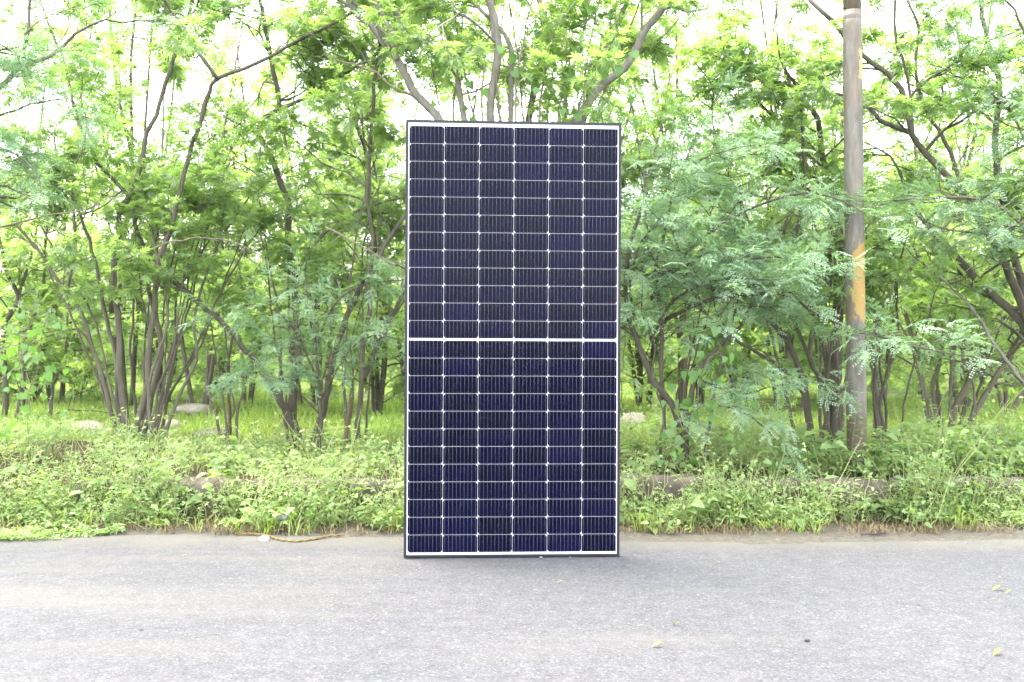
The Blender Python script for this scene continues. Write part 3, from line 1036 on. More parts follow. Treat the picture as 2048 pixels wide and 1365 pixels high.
# clump behind the pole
hero_tree('leaning_tree', 'dark clump of leaning stems growing right behind the pole', (1668, 912), 7.1, [
    S([(1670, 915), (1675, 818), (1671, 772), (1675, 682), (1677, 591), (1680, 480), (1670, 380), (1640, 300)], (30, 9), foot=1, n=8, t0=0.5, ext=0.4, dy=0.3),
    S([(1622, 900), (1618, 854), (1614, 795), (1596, 732), (1564, 668), (1532, 632), (1507, 560), (1507, 496), (1490, 435), (1478, 400), (1440, 300)], (15, 6), foot=1, n=8, t0=0.5, dy=0.1),
    S([(1625, 880), (1609, 795), (1573, 745), (1500, 695), (1473, 682), (1400, 620), (1330, 580)], (9, 5), foot=1, n=6, t0=0.5, dy=0.3),
    S([(1655, 880), (1650, 781), (1627, 736), (1605, 682), (1591, 650), (1560, 560), (1570, 450)], (10, 5), foot=1, n=6, t0=0.5, dy=0.2),
    S([(1660, 800), (1650, 704), (1637, 659), (1600, 560), (1590, 480), (1610, 380), (1600, 200)], (11, 5), n=8, t0=0.4, dy=-0.1, ext=0.3),
    S([(1752, 880), (1755, 827), (1750, 750), (1746, 682), (1773, 604), (1796, 568), (1850, 500), (1900, 440)], (17, 9), foot=1, n=6, t0=0.45, y0=0.6, dy=0.3),
    S([(1600, 200), (1560, 240), (1500, 180), (1470, 90)], (6, 3), n=6, t0=0.1, y0=0.2),
], M['bark_dark'], M['leaf'], 'mid', 0.073, 61, 0.0118, 0.5, slim=[(9, 1590, 1700, 170, 380), (4, 1740, 1800, 60, 450)])

# leaning trunk from the right edge
hero_tree('arching_tree', 'thick trunk arching in from the right edge with twiggy limbs above the kerb', (2125, 900), 6.9, [
    S([(2130, 905), (2100, 760), (2045, 645), (2000, 604), (1955, 559), (1909, 509), (1870, 470), (1830, 420)], (30, 10), foot=1, n=8, t0=0.4, dy=0.2),
    S([(2060, 655), (2010, 530), (1960, 440), (1930, 390), (1868, 324), (1822, 266), (1814, 205), (1782, 156), (1724, 111), (1680, 60)], (18, 8), n=9, t0=0.3, dy=-0.1, ext=0.4),
    S([(1822, 266), (1761, 242), (1724, 201), (1660, 190)], (11, 5), n=5, t0=0.3, y0=-0.05),
    S([(1930, 390), (1900, 303), (1868, 246), (1847, 213), (1830, 120)], (9, 5), n=6, t0=0.3, dy=0.3, ext=0.4),
    S([(1822, 262), (1818, 164), (1790, 70), (1790, 0)], (6, 5), n=5, t0=0.3, ext=0.5),
    S([(2110, 860), (2048, 772), (2009, 718), (1950, 627), (1895, 568), (1850, 530)], (10, 4), n=9, t0=0.2, leafy=False, depth=1, L=(0.3, 0.6), dy=-0.3, bark=M['bark_grey']),
    S([(2120, 840), (2070, 700), (2040, 560), (2010, 420), (1990, 300), (2000, 180), (1970, 60)], (20, 8), n=10, t0=0.35, dy=0.1, ext=0.4),
], M['bark'], M['leaf'], 'mid', 0.073, 73, 0.0118, 0.5)

# foliage of the same tree side hanging right of the pole, blue-green
hero_tree('hanging_tree', 'slim tree with blue-green sprays hanging at the right edge beside the pole', (2150, 930), 6.4, [
    S([(2150, 930), (2140, 760), (2110, 600), (2060, 470), (1990, 410), (1900, 395), (1800, 400)], (18, 4), foot=1, n=14, t0=0.4, L=(0.3, 0.6), depth=1, nsub=3, dy=-0.2, droop=0.08),
    S([(2110, 600), (2080, 400), (2050, 280), (2000, 200), (1930, 160)], (9, 4), n=12, t0=0.2, L=(0.3, 0.6), depth=1, nsub=3, dy=0.1),
    S([(2090, 500), (2040, 450), (1980, 470), (1900, 460)], (6, 3), n=10, t0=0.2, L=(0.25, 0.5), depth=1, nsub=3, dy=-0.3, droop=0.08),
    S([(2100, 520), (2090, 300), (2060, 120), (2030, 20)], (8, 4), n=10, t0=0.2, L=(0.3, 0.6), depth=1, nsub=3, dy=-0.3, ext=0.3),
], M['bark'], M['leaf_blue'], 'near', 0.092, 79, 0.048, 0.5)

# clump far right
hero_tree('fan_tree', 'clump of brown stems fanning out in the bright grass right of the pole', (1885, 885), 9.0, [
    S([(1866, 900), (1864, 886), (1859, 818), (1841, 754), (1832, 718), (1815, 640), (1790, 560), (1780, 450)], (13, 6), foot=1, n=7, t0=0.4),
    S([(1900, 895), (1900, 881), (1909, 818), (1941, 759), (1959, 682), (1990, 600), (1990, 500)], (17, 6), foot=1, n=7, t0=0.4),
    S([(1918, 890), (1923, 877), (1954, 818), (1991, 754), (2022, 704), (2060, 620)], (15, 6), foot=1, n=6, t0=0.4),
    S([(1878, 890), (1877, 845), (1864, 772), (1882, 718), (1890, 600), (1900, 500)], (10, 4), foot=1, n=7, t0=0.4, y0=0.2),
    S([(1905, 890), (1930, 820), (1925, 740), (1930, 650), (1940, 520)], (11, 5), foot=1, n=6, t0=0.4, y0=0.3),
], M['bark'], M['leaf_far'], 'mid', 0.08, 85, 0.019, 0.55, slim=[(8, 1840, 1950, 150, 420)])
hero_tree('fan_tree', 'small clump of dark stems in the grass near the right edge', (2015, 850), 11.0, [
    S([(2012, 850), (2000, 790), (1985, 750), (1960, 650), (1950, 540)], (10, 5), foot=1, n=8, t0=0.3),
    S([(2020, 850), (2035, 800), (2060, 740), (2070, 600)], (10, 5), foot=1, n=7, t0=0.3),
    S([(2016, 850), (2012, 780), (2025, 700), (2020, 560), (2030, 420)], (9, 4), foot=1, n=8, t0=0.3),
], M['bark'], M['leaf_far'], 'far', 0.10, 91, 0.03, 0.55)

# left edge
hero_tree('edge_tree', 'tree at the left edge with grey limb and pale blue-green sprays hanging in', (-150, 930), 6.2, [
    S([(-150, 930), (-120, 700), (-80, 450), (-30, 220), (0, 176), (33, 139), (74, 127), (130, 90)], (30, 8), foot=1, n=8, t0=0.5, bark=M['bark_grey'], L=(0.4, 0.9)),
    S([(33, 139), (50, 90), (60, 20), (50, -60)], (8, 5), n=6, t0=0.2),
    S([(-100, 360), (-30, 300), (30, 310), (70, 345)], (7, 3), n=11, t0=0.2, L=(0.18, 0.36), depth=1, nsub=3, dy=-0.3, droop=0.1),
    S([(-100, 300), (-40, 130), (10, 100), (40, 95)], (7, 3), n=8, t0=0.4, L=(0.15, 0.32), depth=1, nsub=3, dy=-0.2, droop=0.1),
    S([(-110, 500), (-60, 400), (-10, 370), (40, 385)], (7, 3), n=8, t0=0.3, L=(0.15, 0.32), depth=1, nsub=3, dy=-0.2, droop=0.1),
    S([(-60, 260), (30, 220), (110, 200), (140, 205)], (6, 2), n=9, t0=0.3, L=(0.2, 0.4), depth=1, nsub=3, dy=-0.1),
], M['bark'], M['leaf_blue'], 'near', 0.092, 97, 0.048, 0.55)
hero_tree('back_tree', 'slender dark-stemmed tree standing behind the weeds at the left edge', (20, 868), 9.6, [
    S([(8, 872), (12, 790), (5, 663), (32, 613), (37, 589), (16, 555), (0, 480)], (13, 6), foot=1, n=7, t0=0.45, bark=M['bark_dark']),
    S([(36, 590), (50, 555), (70, 480)], (7, 4), n=5, t0=0.2, bark=M['bark_dark']),
    S([(25, 870), (45, 760), (40, 665), (40, 600)], (9, 5), foot=1, n=4, t0=0.4, bark=M['bark_dark']),
    S([(40, 868), (48, 760), (53, 692), (69, 631), (84, 600), (88, 555), (95, 430)], (10, 5), foot=1, n=7, t0=0.4, y0=0.3),
    S([(95, 868), (100, 850), (106, 770), (130, 720), (135, 620)], (9, 4), foot=1, n=7, t0=0.2, y0=0.4),
], M['bark'], M['leaf_far'], 'mid', 0.09, 101, 0.026, 0.5)

# dead sticks
for (pts, w, Y, lab) in (([(689, 905), (693, 860), (698, 810), (702, 796)], (9, 6), 7.3, 'short broken brown stake standing in the weeds left of the panel'),
                         ([(457, 905), (459, 840), (456, 760), (460, 700), (466, 668)], (8, 5), 8.2, 'thin reddish-brown dead trunk standing alone between the two left trees')):
    P = stem_path(pts, Y)
    b = P[0].copy()
    b[2] = float(ground_z(b[0], b[1]))
    P = np.vstack([[P[0][0], P[0][1], b[2] - 0.04], P]) if b[2] - 0.04 < P[0][2] else P
    tb = Tubes()
    tb.add(P, np.linspace(w[0], w[1], len(P)) * Y / F_PX / 2, 7, True, 0.08)
    o = obj('dead_trunk', tb.mesh('dead_trunk', M['deadwood'], b), None, b)
    tag(o, lab, 'dead wood')

# ---- background trees of the thicket: four kinds, copied
def bg_tree(seed, height, stems, spread, low):
    r = np.random.default_rng(seed)
    root = bpy.data.objects.new('thicket_sapling', None)
    root.empty_display_size = 0.1
    link(root)
    G = Grower('far', 0.11, 0.032, seed)
    for k in range(stems):
        a = r.uniform(0, 2 * math.pi)
        top = np.array([math.cos(a), math.sin(a), 0]) * spread * r.uniform(0.3, 1.0)
        h = height * r.uniform(0.75, 1.0)
        P = [np.array([math.cos(a), math.sin(a), 0]) * 0.06 + np.array([0, 0, -0.08])]
        for f in (0.25, 0.5, 0.75, 1.0):
            P.append(top * f ** 1.3 + np.array([0, 0, h * f]) + r.normal(0, 0.07, 3))
        path = smooth_path(P, 0.16)
        r0 = r.uniform(0.013, 0.028)
        tb = Tubes()
        tb.add(path, np.linspace(r0, 0.010, len(path)), 6, False)
        obj('stem', tb.mesh('stem', M['bark']), root)
        G.stem_branches(path, r0, 0.01, 9, low, (0.5, 1.2), 2, 3, 0.3)
    tag(obj('branchwork', G.tw.mesh('branchwork', M['bark_dark']), root), kind='stuff')
    obj('crown', G.leaves().mesh('crown', M['leaf_far']), root)
    return root


def copy_tree(o):
    c = o.copy()
    COL.objects.link(c)
    for ch in list(o.children):
        d = ch.copy()
        COL.objects.link(d)
        d.parent = c
    return c


protos = [bg_tree(201, 3.6, 5, 1.2, 0.18), bg_tree(202, 3.0, 6, 1.5, 0.10), bg_tree(203, 4.4, 4, 1.0, 0.28), bg_tree(204, 2.4, 6, 1.2, 0.05)]
used = set()
spots = []
# (pixel column, distance, kind, size)
spots += [(60, 13, 3, 0.85), (150, 14, 3, 0.85), (330, 12.5, 1, 1.05), (430, 15, 3, 1.2), (500, 12, 2, 0.95), (640, 11.5, 0, 1.0), (760, 11, 1, 1.1), (820, 14, 0, 1.1),
          (930, 10.5, 0, 1.0), (1060, 11, 2, 1.0), (1180, 10.5, 0, 1.05), (1290, 12, 1, 1.1), (1400, 11.5, 0, 1.0), (1480, 14, 1, 1.2), (1560, 12, 2, 0.95), (1660, 13.5, 1, 1.1),
          (1760, 12, 0, 1.0), (1850, 14.5, 1, 1.1), (1960, 13.5, 2, 1.0), (2060, 12.5, 0, 1.0), (2150, 14, 1, 1.1), (-80, 12, 3, 0.9),
          (400, 11.2, 2, 1.15), (250, 12.5, 2, 1.3), (610, 11.8, 2, 1.25), (110, 13, 2, 1.25), (1370, 11.2, 2, 1.15), (1590, 11.6, 2, 1.2), (1930, 11, 2, 1.2)]
for k in range(34):
    spots.append((-250 + 2560 * (k + random.uniform(0, 0.9)) / 34, random.uniform(17, 27), random.choice([0, 1, 1, 3, 3]), random.uniform(0.85, 1.15)))
bgdesc = {0: 'green background tree of the thicket, one of the loose upright crowns beyond the front trees',
          1: 'green background tree of the thicket, one of the wide bushy crowns beyond the front trees',
          2: 'green background tree of the thicket, one of the taller thin crowns beyond the front trees',
          3: 'low green background tree of the thicket with leaves down to the grass'}
for (px, Y, kind, s) in spots:
    o = protos[kind] if kind not in used else copy_tree(protos[kind])
    used.add(kind)
    x = (px - 1024) * Y / F_PX
    o.location = (x, Y, float(ground_z(x, Y)) - 0.02)
    o.rotation_euler = (0, 0, random.uniform(0, 6.28))
    o.scale = (s, s, s * random.uniform(0.9, 1.08))
    tag(o, bgdesc[kind], 'tree', 'background trees of the thicket')

# far-off wood closing the view: one mass
lv = Leaves()
n = 26000
x = rng.uniform(-34, 34, n)
y = rng.uniform(28, 44, n)
topz = 1.9 + 0.7 * np.sin(x * 0.55) + 0.5 * np.sin(x * 1.3 + y * 0.4) + 0.5 * np.sin(x * 2.9 + 1)
z = ground_z(x, y) + np.clip(topz, 0.9, 9) * rng.uniform(0, 1, n) ** 0.8
for k in range(5):
    s = np.arange(n) % 5 == k
    m_ = s.sum()
    lv.scatter(FR['far'][k], np.stack([x, y, z], 1)[s], rng.normal(0, 1, (m_, 3)), np.array([0, 0, 1.0]) + rng.normal(0, 0.5, (m_, 3)), rng.uniform(0.3, 0.6, m_), np.clip(rng.normal(0.5, 0.25, m_), 0, 1))
o = obj('far_wood', lv.mesh('far_wood', M['leaf_far']))
tag(o, 'far-off green wood closing the view between the stems', 'wood', kind='stuff')

# ------------------------------------------------------------------ ground cover
LEAF_OV = [leaf_simple(1, w, 0.25, c) for w, c in ((0.55, 0.15), (0.7, 0.3), (0.45, 0.05))]
LEAF_LOBE = []
for k in range(4):        # three- to five-lobed compound leaf
    V, T = [], []
    for a in ((-70, -25, 20, 65) if k % 2 else (-58, 0, 58)):
        a = R(a + random.uniform(-8, 8))
        L_ = random.uniform(0.5, 0.68)
        c_ = random.uniform(0, 0.25) * L_
        lv_ = np.array([(0, 0, 0), (-0.15, 0.55 * L_, 0.05), (0, L_, -c_), (0.15, 0.55 * L_, 0.05)])
        lt_ = np.array([(0, 2, 1), (0, 3, 2)])
        rot = np.array([[math.cos(a), math.sin(a), 0], [-math.sin(a), math.cos(a), 0], [0, 0, 1]])
        V.append(lv_ @ rot.T * np.array([1, 1, 1]) + np.array([0, 0.3, 0]))
        T.append(lt_ + 4 * (len(V) - 1))
    LEAF_LOBE.append((np.concatenate(V), np.concatenate(T)))


class Cover:
    def __init__(self):
        self.lv = {k: Leaves() for k in ('weed', 'grass', 'straw')}
        self.st = Tubes()

    def weed(self, p, h, lobed, tone, r, dens=1.0, lsize=(0.032, 0.062)):
        n = 5
        lean = r.normal(0, 0.35, 2)
        pts = [np.array(p, float)]
        for i in range(n):
            pts.append(pts[-1] + np.array([lean[0] * h / n + r.normal(0, 0.012), lean[1] * h / n + r.normal(0, 0.012), h / n]))
        pts = np.array(pts)
        self.st.add(pts, np.linspace(0.0032, 0.0014, n + 1), 3, False)
        m = int((7 + h * 40) * dens)
        t = r.uniform(0.12, 1.0, m)
        i = np.minimum((t * n).astype(int), n - 1)
        f = (t * n - i)[:, None]
        O = pts[i] * (1 - f) + pts[i + 1] * f
        a = r.uniform(0, 2 * math.pi, m)
        reach = h * 0.34 * (1.15 - t) + 0.015
        off = np.stack([np.cos(a), np.sin(a), 0.35 + 0 * a], 1)
        O = O + off * (reach * r.uniform(0.2, 1.0, m))[:, None]
        D = off + np.array([0, 0, -0.2]) + r.normal(0, 0.3, (m, 3))
        U = np.array([0, -0.25, 1.0]) + r.normal(0, 0.35, (m, 3))
        s = r.uniform(*lsize, m) * (1.35 if lobed else 1.0)
        tt = np.clip(tone + r.normal(0, 0.2, m) + 0.2 * (t > 0.85), 0, 1)
        tm = LEAF_LOBE if lobed else LEAF_OV
        w = r.integers(0, len(tm), m)
        for k in range(len(tm)):
            q = w == k
            self.lv['weed'].scatter(tm[k], O[q], D[q], U[q], s[q], tt[q])

    def tuft(self, p, h, blades, kind, tone, r, wide=0.004, spread=0.6):
        for b in range(blades):
            a = r.uniform(0, 2 * math.pi)
            d = np.array([math.cos(a), math.sin(a), 0])
            L = h * r.uniform(0.5, 1.1)
            sp = spread * r.uniform(0.2, 1.3)
            o = np.array(p) + np.array([r.normal(0, 0.015), r.normal(0, 0.015), 0])
            side = np.array([-d[1], d[0], 0]) * wide * r.uniform(0.6, 1.2)
            P = [o, o + d * L * 0.3 * sp + np.array([0, 0, L * 0.45]), o + d * L * 0.85 * sp + np.array([0, 0, L * (0.85 - 0.35 * sp)]), o + d * L * 1.25 * sp + np.array([0, 0, L * (0.95 - 0.75 * sp)])]
            k = self.lv[kind].n
            self.lv[kind].V.append(np.array([P[0] - side, P[0] + side, P[1] - side, P[1] + side, P[2] - side * 0.7, P[2] + side * 0.7, P[3]]))
            self.lv[kind].Q.append(k + np.array([(0, 1, 3, 2), (2, 3, 5, 4)]))
            self.lv[kind].Tr.append(k + np.array([(4, 5, 6)]))
            self.lv[kind].t.append(np.full(7, np.clip(tone + r.normal(0, 0.2), 0, 1)))
            self.lv[kind].n += 7


def snoise(x, y, k=1.0):
    return 0.5 + 0.25 * math.sin(1.9 * k * x + 1.3) * math.cos(2.3 * k * y) + 0.25 * math.sin(4.1 * k * x - 1.7 * k * y + 0.7)


r = np.random.default_rng(5)
cv = Cover()
# verge in front of the kerb
def plant(x, y, z, hmul, r):
    d = snoise(x, y, 1.3)
    hmul = hmul * (0.45 + 0.9 * snoise(x * 1.7 + 2, y * 1.7, 1.6)) * r.uniform(0.75, 1.35)
    u = r.random()
    tone = 0.22 + 0.55 * snoise(x + 3, y * 2, 1.4) + (0.12 if x < 0 else 0) + r.normal(0, 0.1)
    if u < 0.50:
        cv.weed((x, y, z), hmul * r.uniform(0.10, 0.30) * (0.4 + d), True, tone, r, 1.1, (0.014, 0.028))
    elif u < 0.78:
        cv.weed((x, y, z), hmul * r.uniform(0.16, 0.40) * (0.4 + d), r.random() < 0.75, tone + 0.2, r, 0.36, (0.014, 0.03))
    elif u < 0.92:
        cv.weed((x, y, z), hmul * r.uniform(0.06, 0.18) * (0.5 + d), False, tone, r, 1.0, (0.015, 0.032))
    else:
        cv.weed((x, y, z), hmul * r.uniform(0.10, 0.24) * (0.5 + d), False, tone - 0.1, r, 0.5, (0.045, 0.10))


for k in range(3300):
    x, y = r.uniform(-4.2, 4.2), 5.38 + 0.46 * r.beta(1.3, 1.0)
    front = 5.43 + 0.05 * math.sin(2.3 * x + 1) + 0.04 * math.sin(5.7 * x) + 0.03 * math.sin(13 * x) + (0.05 if 0.5 < x else 0) - 0.05 * (r.random() < 0.25)
    if y < front or snoise(x, y * 2.2, 1.7) < 0.30:
        continue
    if y > 5.6 and any(a < x < b for a, b in ((0.60, 1.08), (1.55, 2.2), (-1.95, -1.65), (-1.15, -0.65))) and r.random() < 0.6:
        continue
    plant(x, y, 0.0, 0.55 + 0.75 * min(1, (y - front) / 0.22), r)
# on the bank behind the kerb
for k in range(70):               # runners creeping out over the asphalt at the far left
    x = r.uniform(-2.75, -2.12)
    y = 5.42 - 0.34 * r.random() * (1 - (x + 2.75) / 0.9)
    cv.weed((x, y, 0.0), r.uniform(0.015, 0.05), True, 0.55, r, 1.6, (0.014, 0.028))
for k in range(420):              # rank growth against the kerb face, open only where the kerb shows
    x = r.uniform(-4.2, 4.2)
    if any(a < x < b for a, b in ((0.60, 1.08), (1.55, 2.2), (-1.95, -1.65), (-1.15, -0.65))) and r.random() < 0.9:
        continue
    cv.weed((x, r.uniform(5.70, 5.80), 0.0), r.uniform(0.18, 0.36), r.random() < 0.8, 0.6, r, 0.9, (0.014, 0.03))
for k in range(3300):
    x, y = r.uniform(-5.2, 5.2), 5.98 + 2.0 * r.beta(1.0, 1.4)
    if snoise(x * 0.8, y, 1.0) < 0.04:
        continue
    plant(x, y, float(ground_z(x, y)), (0.62 if x < 1 else 0.85), r)
for k in range(150):
    x, y = r.uniform(0.7, 4.2), r.uniform(5.98, 6.7)
    if x < 1.7 and r.random() < 0.5:
        continue
    cv.weed((x, y, float(ground_z(x, y))), r.uniform(0.12, 0.30), False, r.uniform(0.3, 0.55), r, 0.7, (0.045, 0.095))
# grass along the road edge
for k in range(260):
    x = r.uniform(-4, 4)
    y = 5.41 + 0.05 * math.sin(2.3 * x + 1) + 0.04 * math.sin(6.1 * x) + abs(r.normal(0, 0.10))
    if snoise(x, 1.0, 1.6) < 0.6 and r.random() < 0.9:
        continue
    cv.tuft((x, y, -0.004), r.uniform(0.06, 0.20), 8, 'grass', 0.5 + 0.1 * (x < 0), r, 0.0035, 0.8)
for k in range(900):
    x = r.uniform(-4, 4)
    y = 5.37 + 0.04 * math.sin(2.3 * x + 1) + abs(r.normal(0, 0.13))
    cv.tuft((x, y, -0.004), r.uniform(0.03, 0.12), 5, 'straw', 0.4, r, 0.0016, 1.1)
for k in range(900):
    x, y = r.uniform(-5, 5), r.uniform(5.6, 7.8)
    cv.tuft((x, y, float(ground_z(x, y))), r.uniform(0.08, 0.26), 4, 'straw' if r.random() < 0.5 else 'grass', 0.6, r, 0.0018, 0.7)
o = obj('verge_weeds', cv.lv['weed'].mesh('verge_weeds', M['weed']))
tag(o, 'low leafy green weeds covering the verge and bank', 'weeds', kind='stuff')
o = obj('weed_stalks', cv.st.mesh('weed_stalks', M['stalk']))
tag(o, 'thin stalks of the verge weeds', 'weeds', kind='stuff')
o = obj('verge_grass', cv.lv['grass'].mesh('verge_grass', M['grass']))
tag(o, 'green grass blades along the road edge', 'grass', kind='stuff')
o = obj('dry_grass', cv.lv['straw'].mesh('dry_grass', M['straw']))
tag(o, 'dry straw-coloured grass lying among the weeds', 'dry grass', kind='stuff')

# bright grass between the trees
BL = (np.array([(-0.5, 0, 0), (0.5, 0, 0), (0.35, 0.55, 0.05), (-0.35, 0.55, 0.05), (0.05, 1.0, -0.1), (-0.05, 1.0, -0.1)]) * np.array([0.10, 1, 1]), np.array([(0, 1, 2, 3), (3, 2, 4, 5)]))
lv = Leaves()
n = 75000
y = 7.4 + 18 * rng.beta(0.9, 1.9, n)
x = rng.uniform(-0.62, 0.62, n) * (y + 1)
keep = (np.sin(1.3 * x + 0.4) * np.cos(0.9 * y + 0.5 * x) + 0.4 * np.sin(3.3 * x - y)) > -0.55
x, y = x[keep], y[keep]
n = len(x)
P = np.stack([x, y, ground_z(x, y) - 0.01], 1)
D = np.array([0, 0, 1.0]) + rng.normal(0, 0.45, (n, 3))
lv.scatter(BL, P, D, rng.normal(0, 1, (n, 3)), rng.uniform(0.05, 0.14, n), np.clip(rng.normal(0.55, 0.22, n), 0, 1))
o = obj('grass', lv.mesh('grass', M['grass']))
tag(o, 'bright green grass on the ground between the trees', 'grass', kind='stuff')


# ------------------------------------------------------------------ rocks, climbers, single weeds, litter
def rock_mesh(name, seed, sx, sy, sz, mat, rough=0.16, sub=3):
    rr = np.random.default_rng(seed)
    bm = bmesh.new()
    bmesh.ops.create_icosphere(bm, subdivisions=sub, radius=1.0)
    ph = rr.uniform(0, 6.28, (5, 3))
    fr = rr.uniform(1.2, 4.5, (5, 3))
    for v in bm.verts:
        c = np.array(v.co)
        k = sum(math.sin(fr[i] @ c + ph[i, 0]) * math.cos(fr[i, 1] * c[2] + ph[i, 1]) for i in range(5)) / 5
        c = c * (1 + rough * k * 1.6)
        c = np.sign(c) * np.abs(c) ** 0.85
        if c[2] < -0.35:
            c[2] = -0.35
        v.co = (c[0] * sx, c[1] * sy, (c[2] + 0.35) * sz / 1.35)
    me = bpy.data.meshes.new(name)
    bm.to_mesh(me)
    bm.free()
    for f in me.polygons:
        f.use_smooth = True
    me.materials.append(mat)
    return me


for k, (px, py, Y, sx, sy, sz, mat, lab) in enumerate((
        (165, 878, 8.6, 0.22, 0.2, 0.12, 'rock', 'low pale rock lying in the grass at the left, before the fan of stems'),
        (338, 868, 9.4, 0.13, 0.13, 0.11, 'rock', 'pale rock lying just right of the fan of stems at the left'),
        (385, 846, 11.0, 0.22, 0.2, 0.12, 'rock', 'long pale rock lying deepest in the left clearing'),
        (425, 880, 9.0, 0.18, 0.16, 0.08, 'rock_grey', 'flat greyish rock half sunk in the grass of the left clearing'),
        (1266, 858, 9.0, 0.13, 0.12, 0.14, 'rock', 'pale rock seen just right of the panel edge'),
        (1520, 858, 10.0, 0.28, 0.2, 0.07, 'rock', 'flat pale rock behind the feathery tree, left of the pole'),
        (1800, 908, 7.8, 0.14, 0.12, 0.12, 'rock_grey', 'rounded grey rock in the grass right of the pole'))):
    p_ = at(px, py, Y)
    z_ = float(ground_z(p_[0], Y))
    o = obj('rock', rock_mesh('rock', 300 + k, sx, sy, sz, M[mat]), None, (p_[0], Y, z_ - 0.02))
    tag(o, lab, 'rock')


def heart_mesh(seed):
    rr = np.random.default_rng(seed)
    half = [(0.0, 0.0), (0.16, -0.12), (0.36, -0.10), (0.50, 0.08), (0.50, 0.30), (0.38, 0.56), (0.20, 0.80), (0.0, 1.04)]
    V = [(0.0, 0.0, 0.0), (0.0, 0.35, -0.01), (0.0, 0.7, -0.04), (0.0, 1.04, -0.16)]
    T = []
    for s in (-1, 1):
        k = len(V)
        for (x, y) in half[1:-1]:
            V.append((s * x, y, 0.16 * x - 0.20 * max(0, y - 0.2) ** 2 + rr.normal(0, 0.012)))
        ids = list(range(k, k + 6))
        tri = [(0, ids[0], ids[1]), (0, ids[1], 1), (ids[1], ids[2], 1), (ids[2], ids[3], 1), (ids[3], ids[4], 2), (1, ids[3], 2), (ids[4], ids[5], 2), (2, ids[5], 3)]
        T += tri if s > 0 else [t[::-1] for t in tri]
    return make_mesh('leaf', V, [np.array(T)], M['leaf_heart'], True, np.full(len(V), rr.uniform(0.2, 0.9)))


hearts = [heart_mesh(s) for s in range(6)]


def climber(label, base, Y, paths, nleaf, size, seed, jitter=0.10):
    rr = np.random.default_rng(seed)
    b = at(*base, Y)
    root = empty('climbing_vine', b, label, 'climber')
    tb = Tubes()
    allp = []
    for pts, dy in paths:
        P = stem_path(pts, Y, dy, 0, 0.06, 0.01)
        tb.add(P, np.linspace(0.0035, 0.0018, len(P)), 4, False)
        allp.append(P)
    obj('runner', tb.mesh('runner', M['twig_pale'], b), root)
    allp = np.concatenate(allp)
    for k in range(nleaf):
        q = allp[rr.integers(0, len(allp))] + rr.normal(0, jitter, 3) * np.array([1, 0.8, 0.9])
        o = obj('leaf', hearts[rr.integers(0, 6)], root, q - b)
        d = Vector((rr.normal(0, 0.6), -0.25 + rr.normal(0, 0.4), -1.0))
        o.rotation_euler = d.to_track_quat('Y', 'Z').to_euler()
        s = size * rr.uniform(0.65, 1.2)
        o.scale = (s, s, s)
        nrm = Vector((rr.normal(0, 0.6), -0.7 + rr.normal(0, 0.35), 0.6 + rr.normal(0, 0.4))).normalized()
        y_ = d.normalized()
        x_ = y_.cross(nrm).normalized()
        z_ = x_.cross(y_)
        from mathutils import Matrix
        o.rotation_euler = Matrix((x_, y_, z_)).transposed().to_euler()
    return root


climber('heart-leaved vine climbing among the limbs above the panel', (1120, 260), 6.5,
        [([(1120, 260), (1130, 150), (1145, 40), (1150, -60)], 0.2), ([(1165, 260), (1185, 160), (1230, 60), (1250, -30)], -0.2), ([(1060, 250), (1050, 130), (1080, 60), (1110, -20)], 0.1),
         ([(1200, 260), (1225, 210), (1240, 150), (1245, 120)], -0.1), ([(950, 250), (930, 180), (900, 130)], 0.1)], 130, 0.062, 401, 0.13)
climber('heart-leaved vine hanging in the feathery tree right of the panel', (1400, 860), 6.0,
        [([(1400, 860), (1395, 800), (1405, 740), (1430, 700), (1440, 690)], -0.2), ([(1380, 870), (1360, 830), (1350, 780), (1400, 720)], 0.1), ([(1440, 705), (1460, 750), (1450, 790), (1420, 800)], -0.1),
         ([(1330, 900), (1370, 870), (1400, 880)], 0.0)], 46, 0.052, 402, 0.08)
climber('heart-leaved vine draped over the bushes at the left edge', (60, 830), 6.4,
        [([(60, 830), (50, 770), (40, 700), (60, 640), (30, 600)], 0.2), ([(40, 840), (70, 760), (80, 690)], -0.1), ([(0, 760), (40, 720), (60, 700)], 0.0)], 70, 0.050, 403, 0.12)


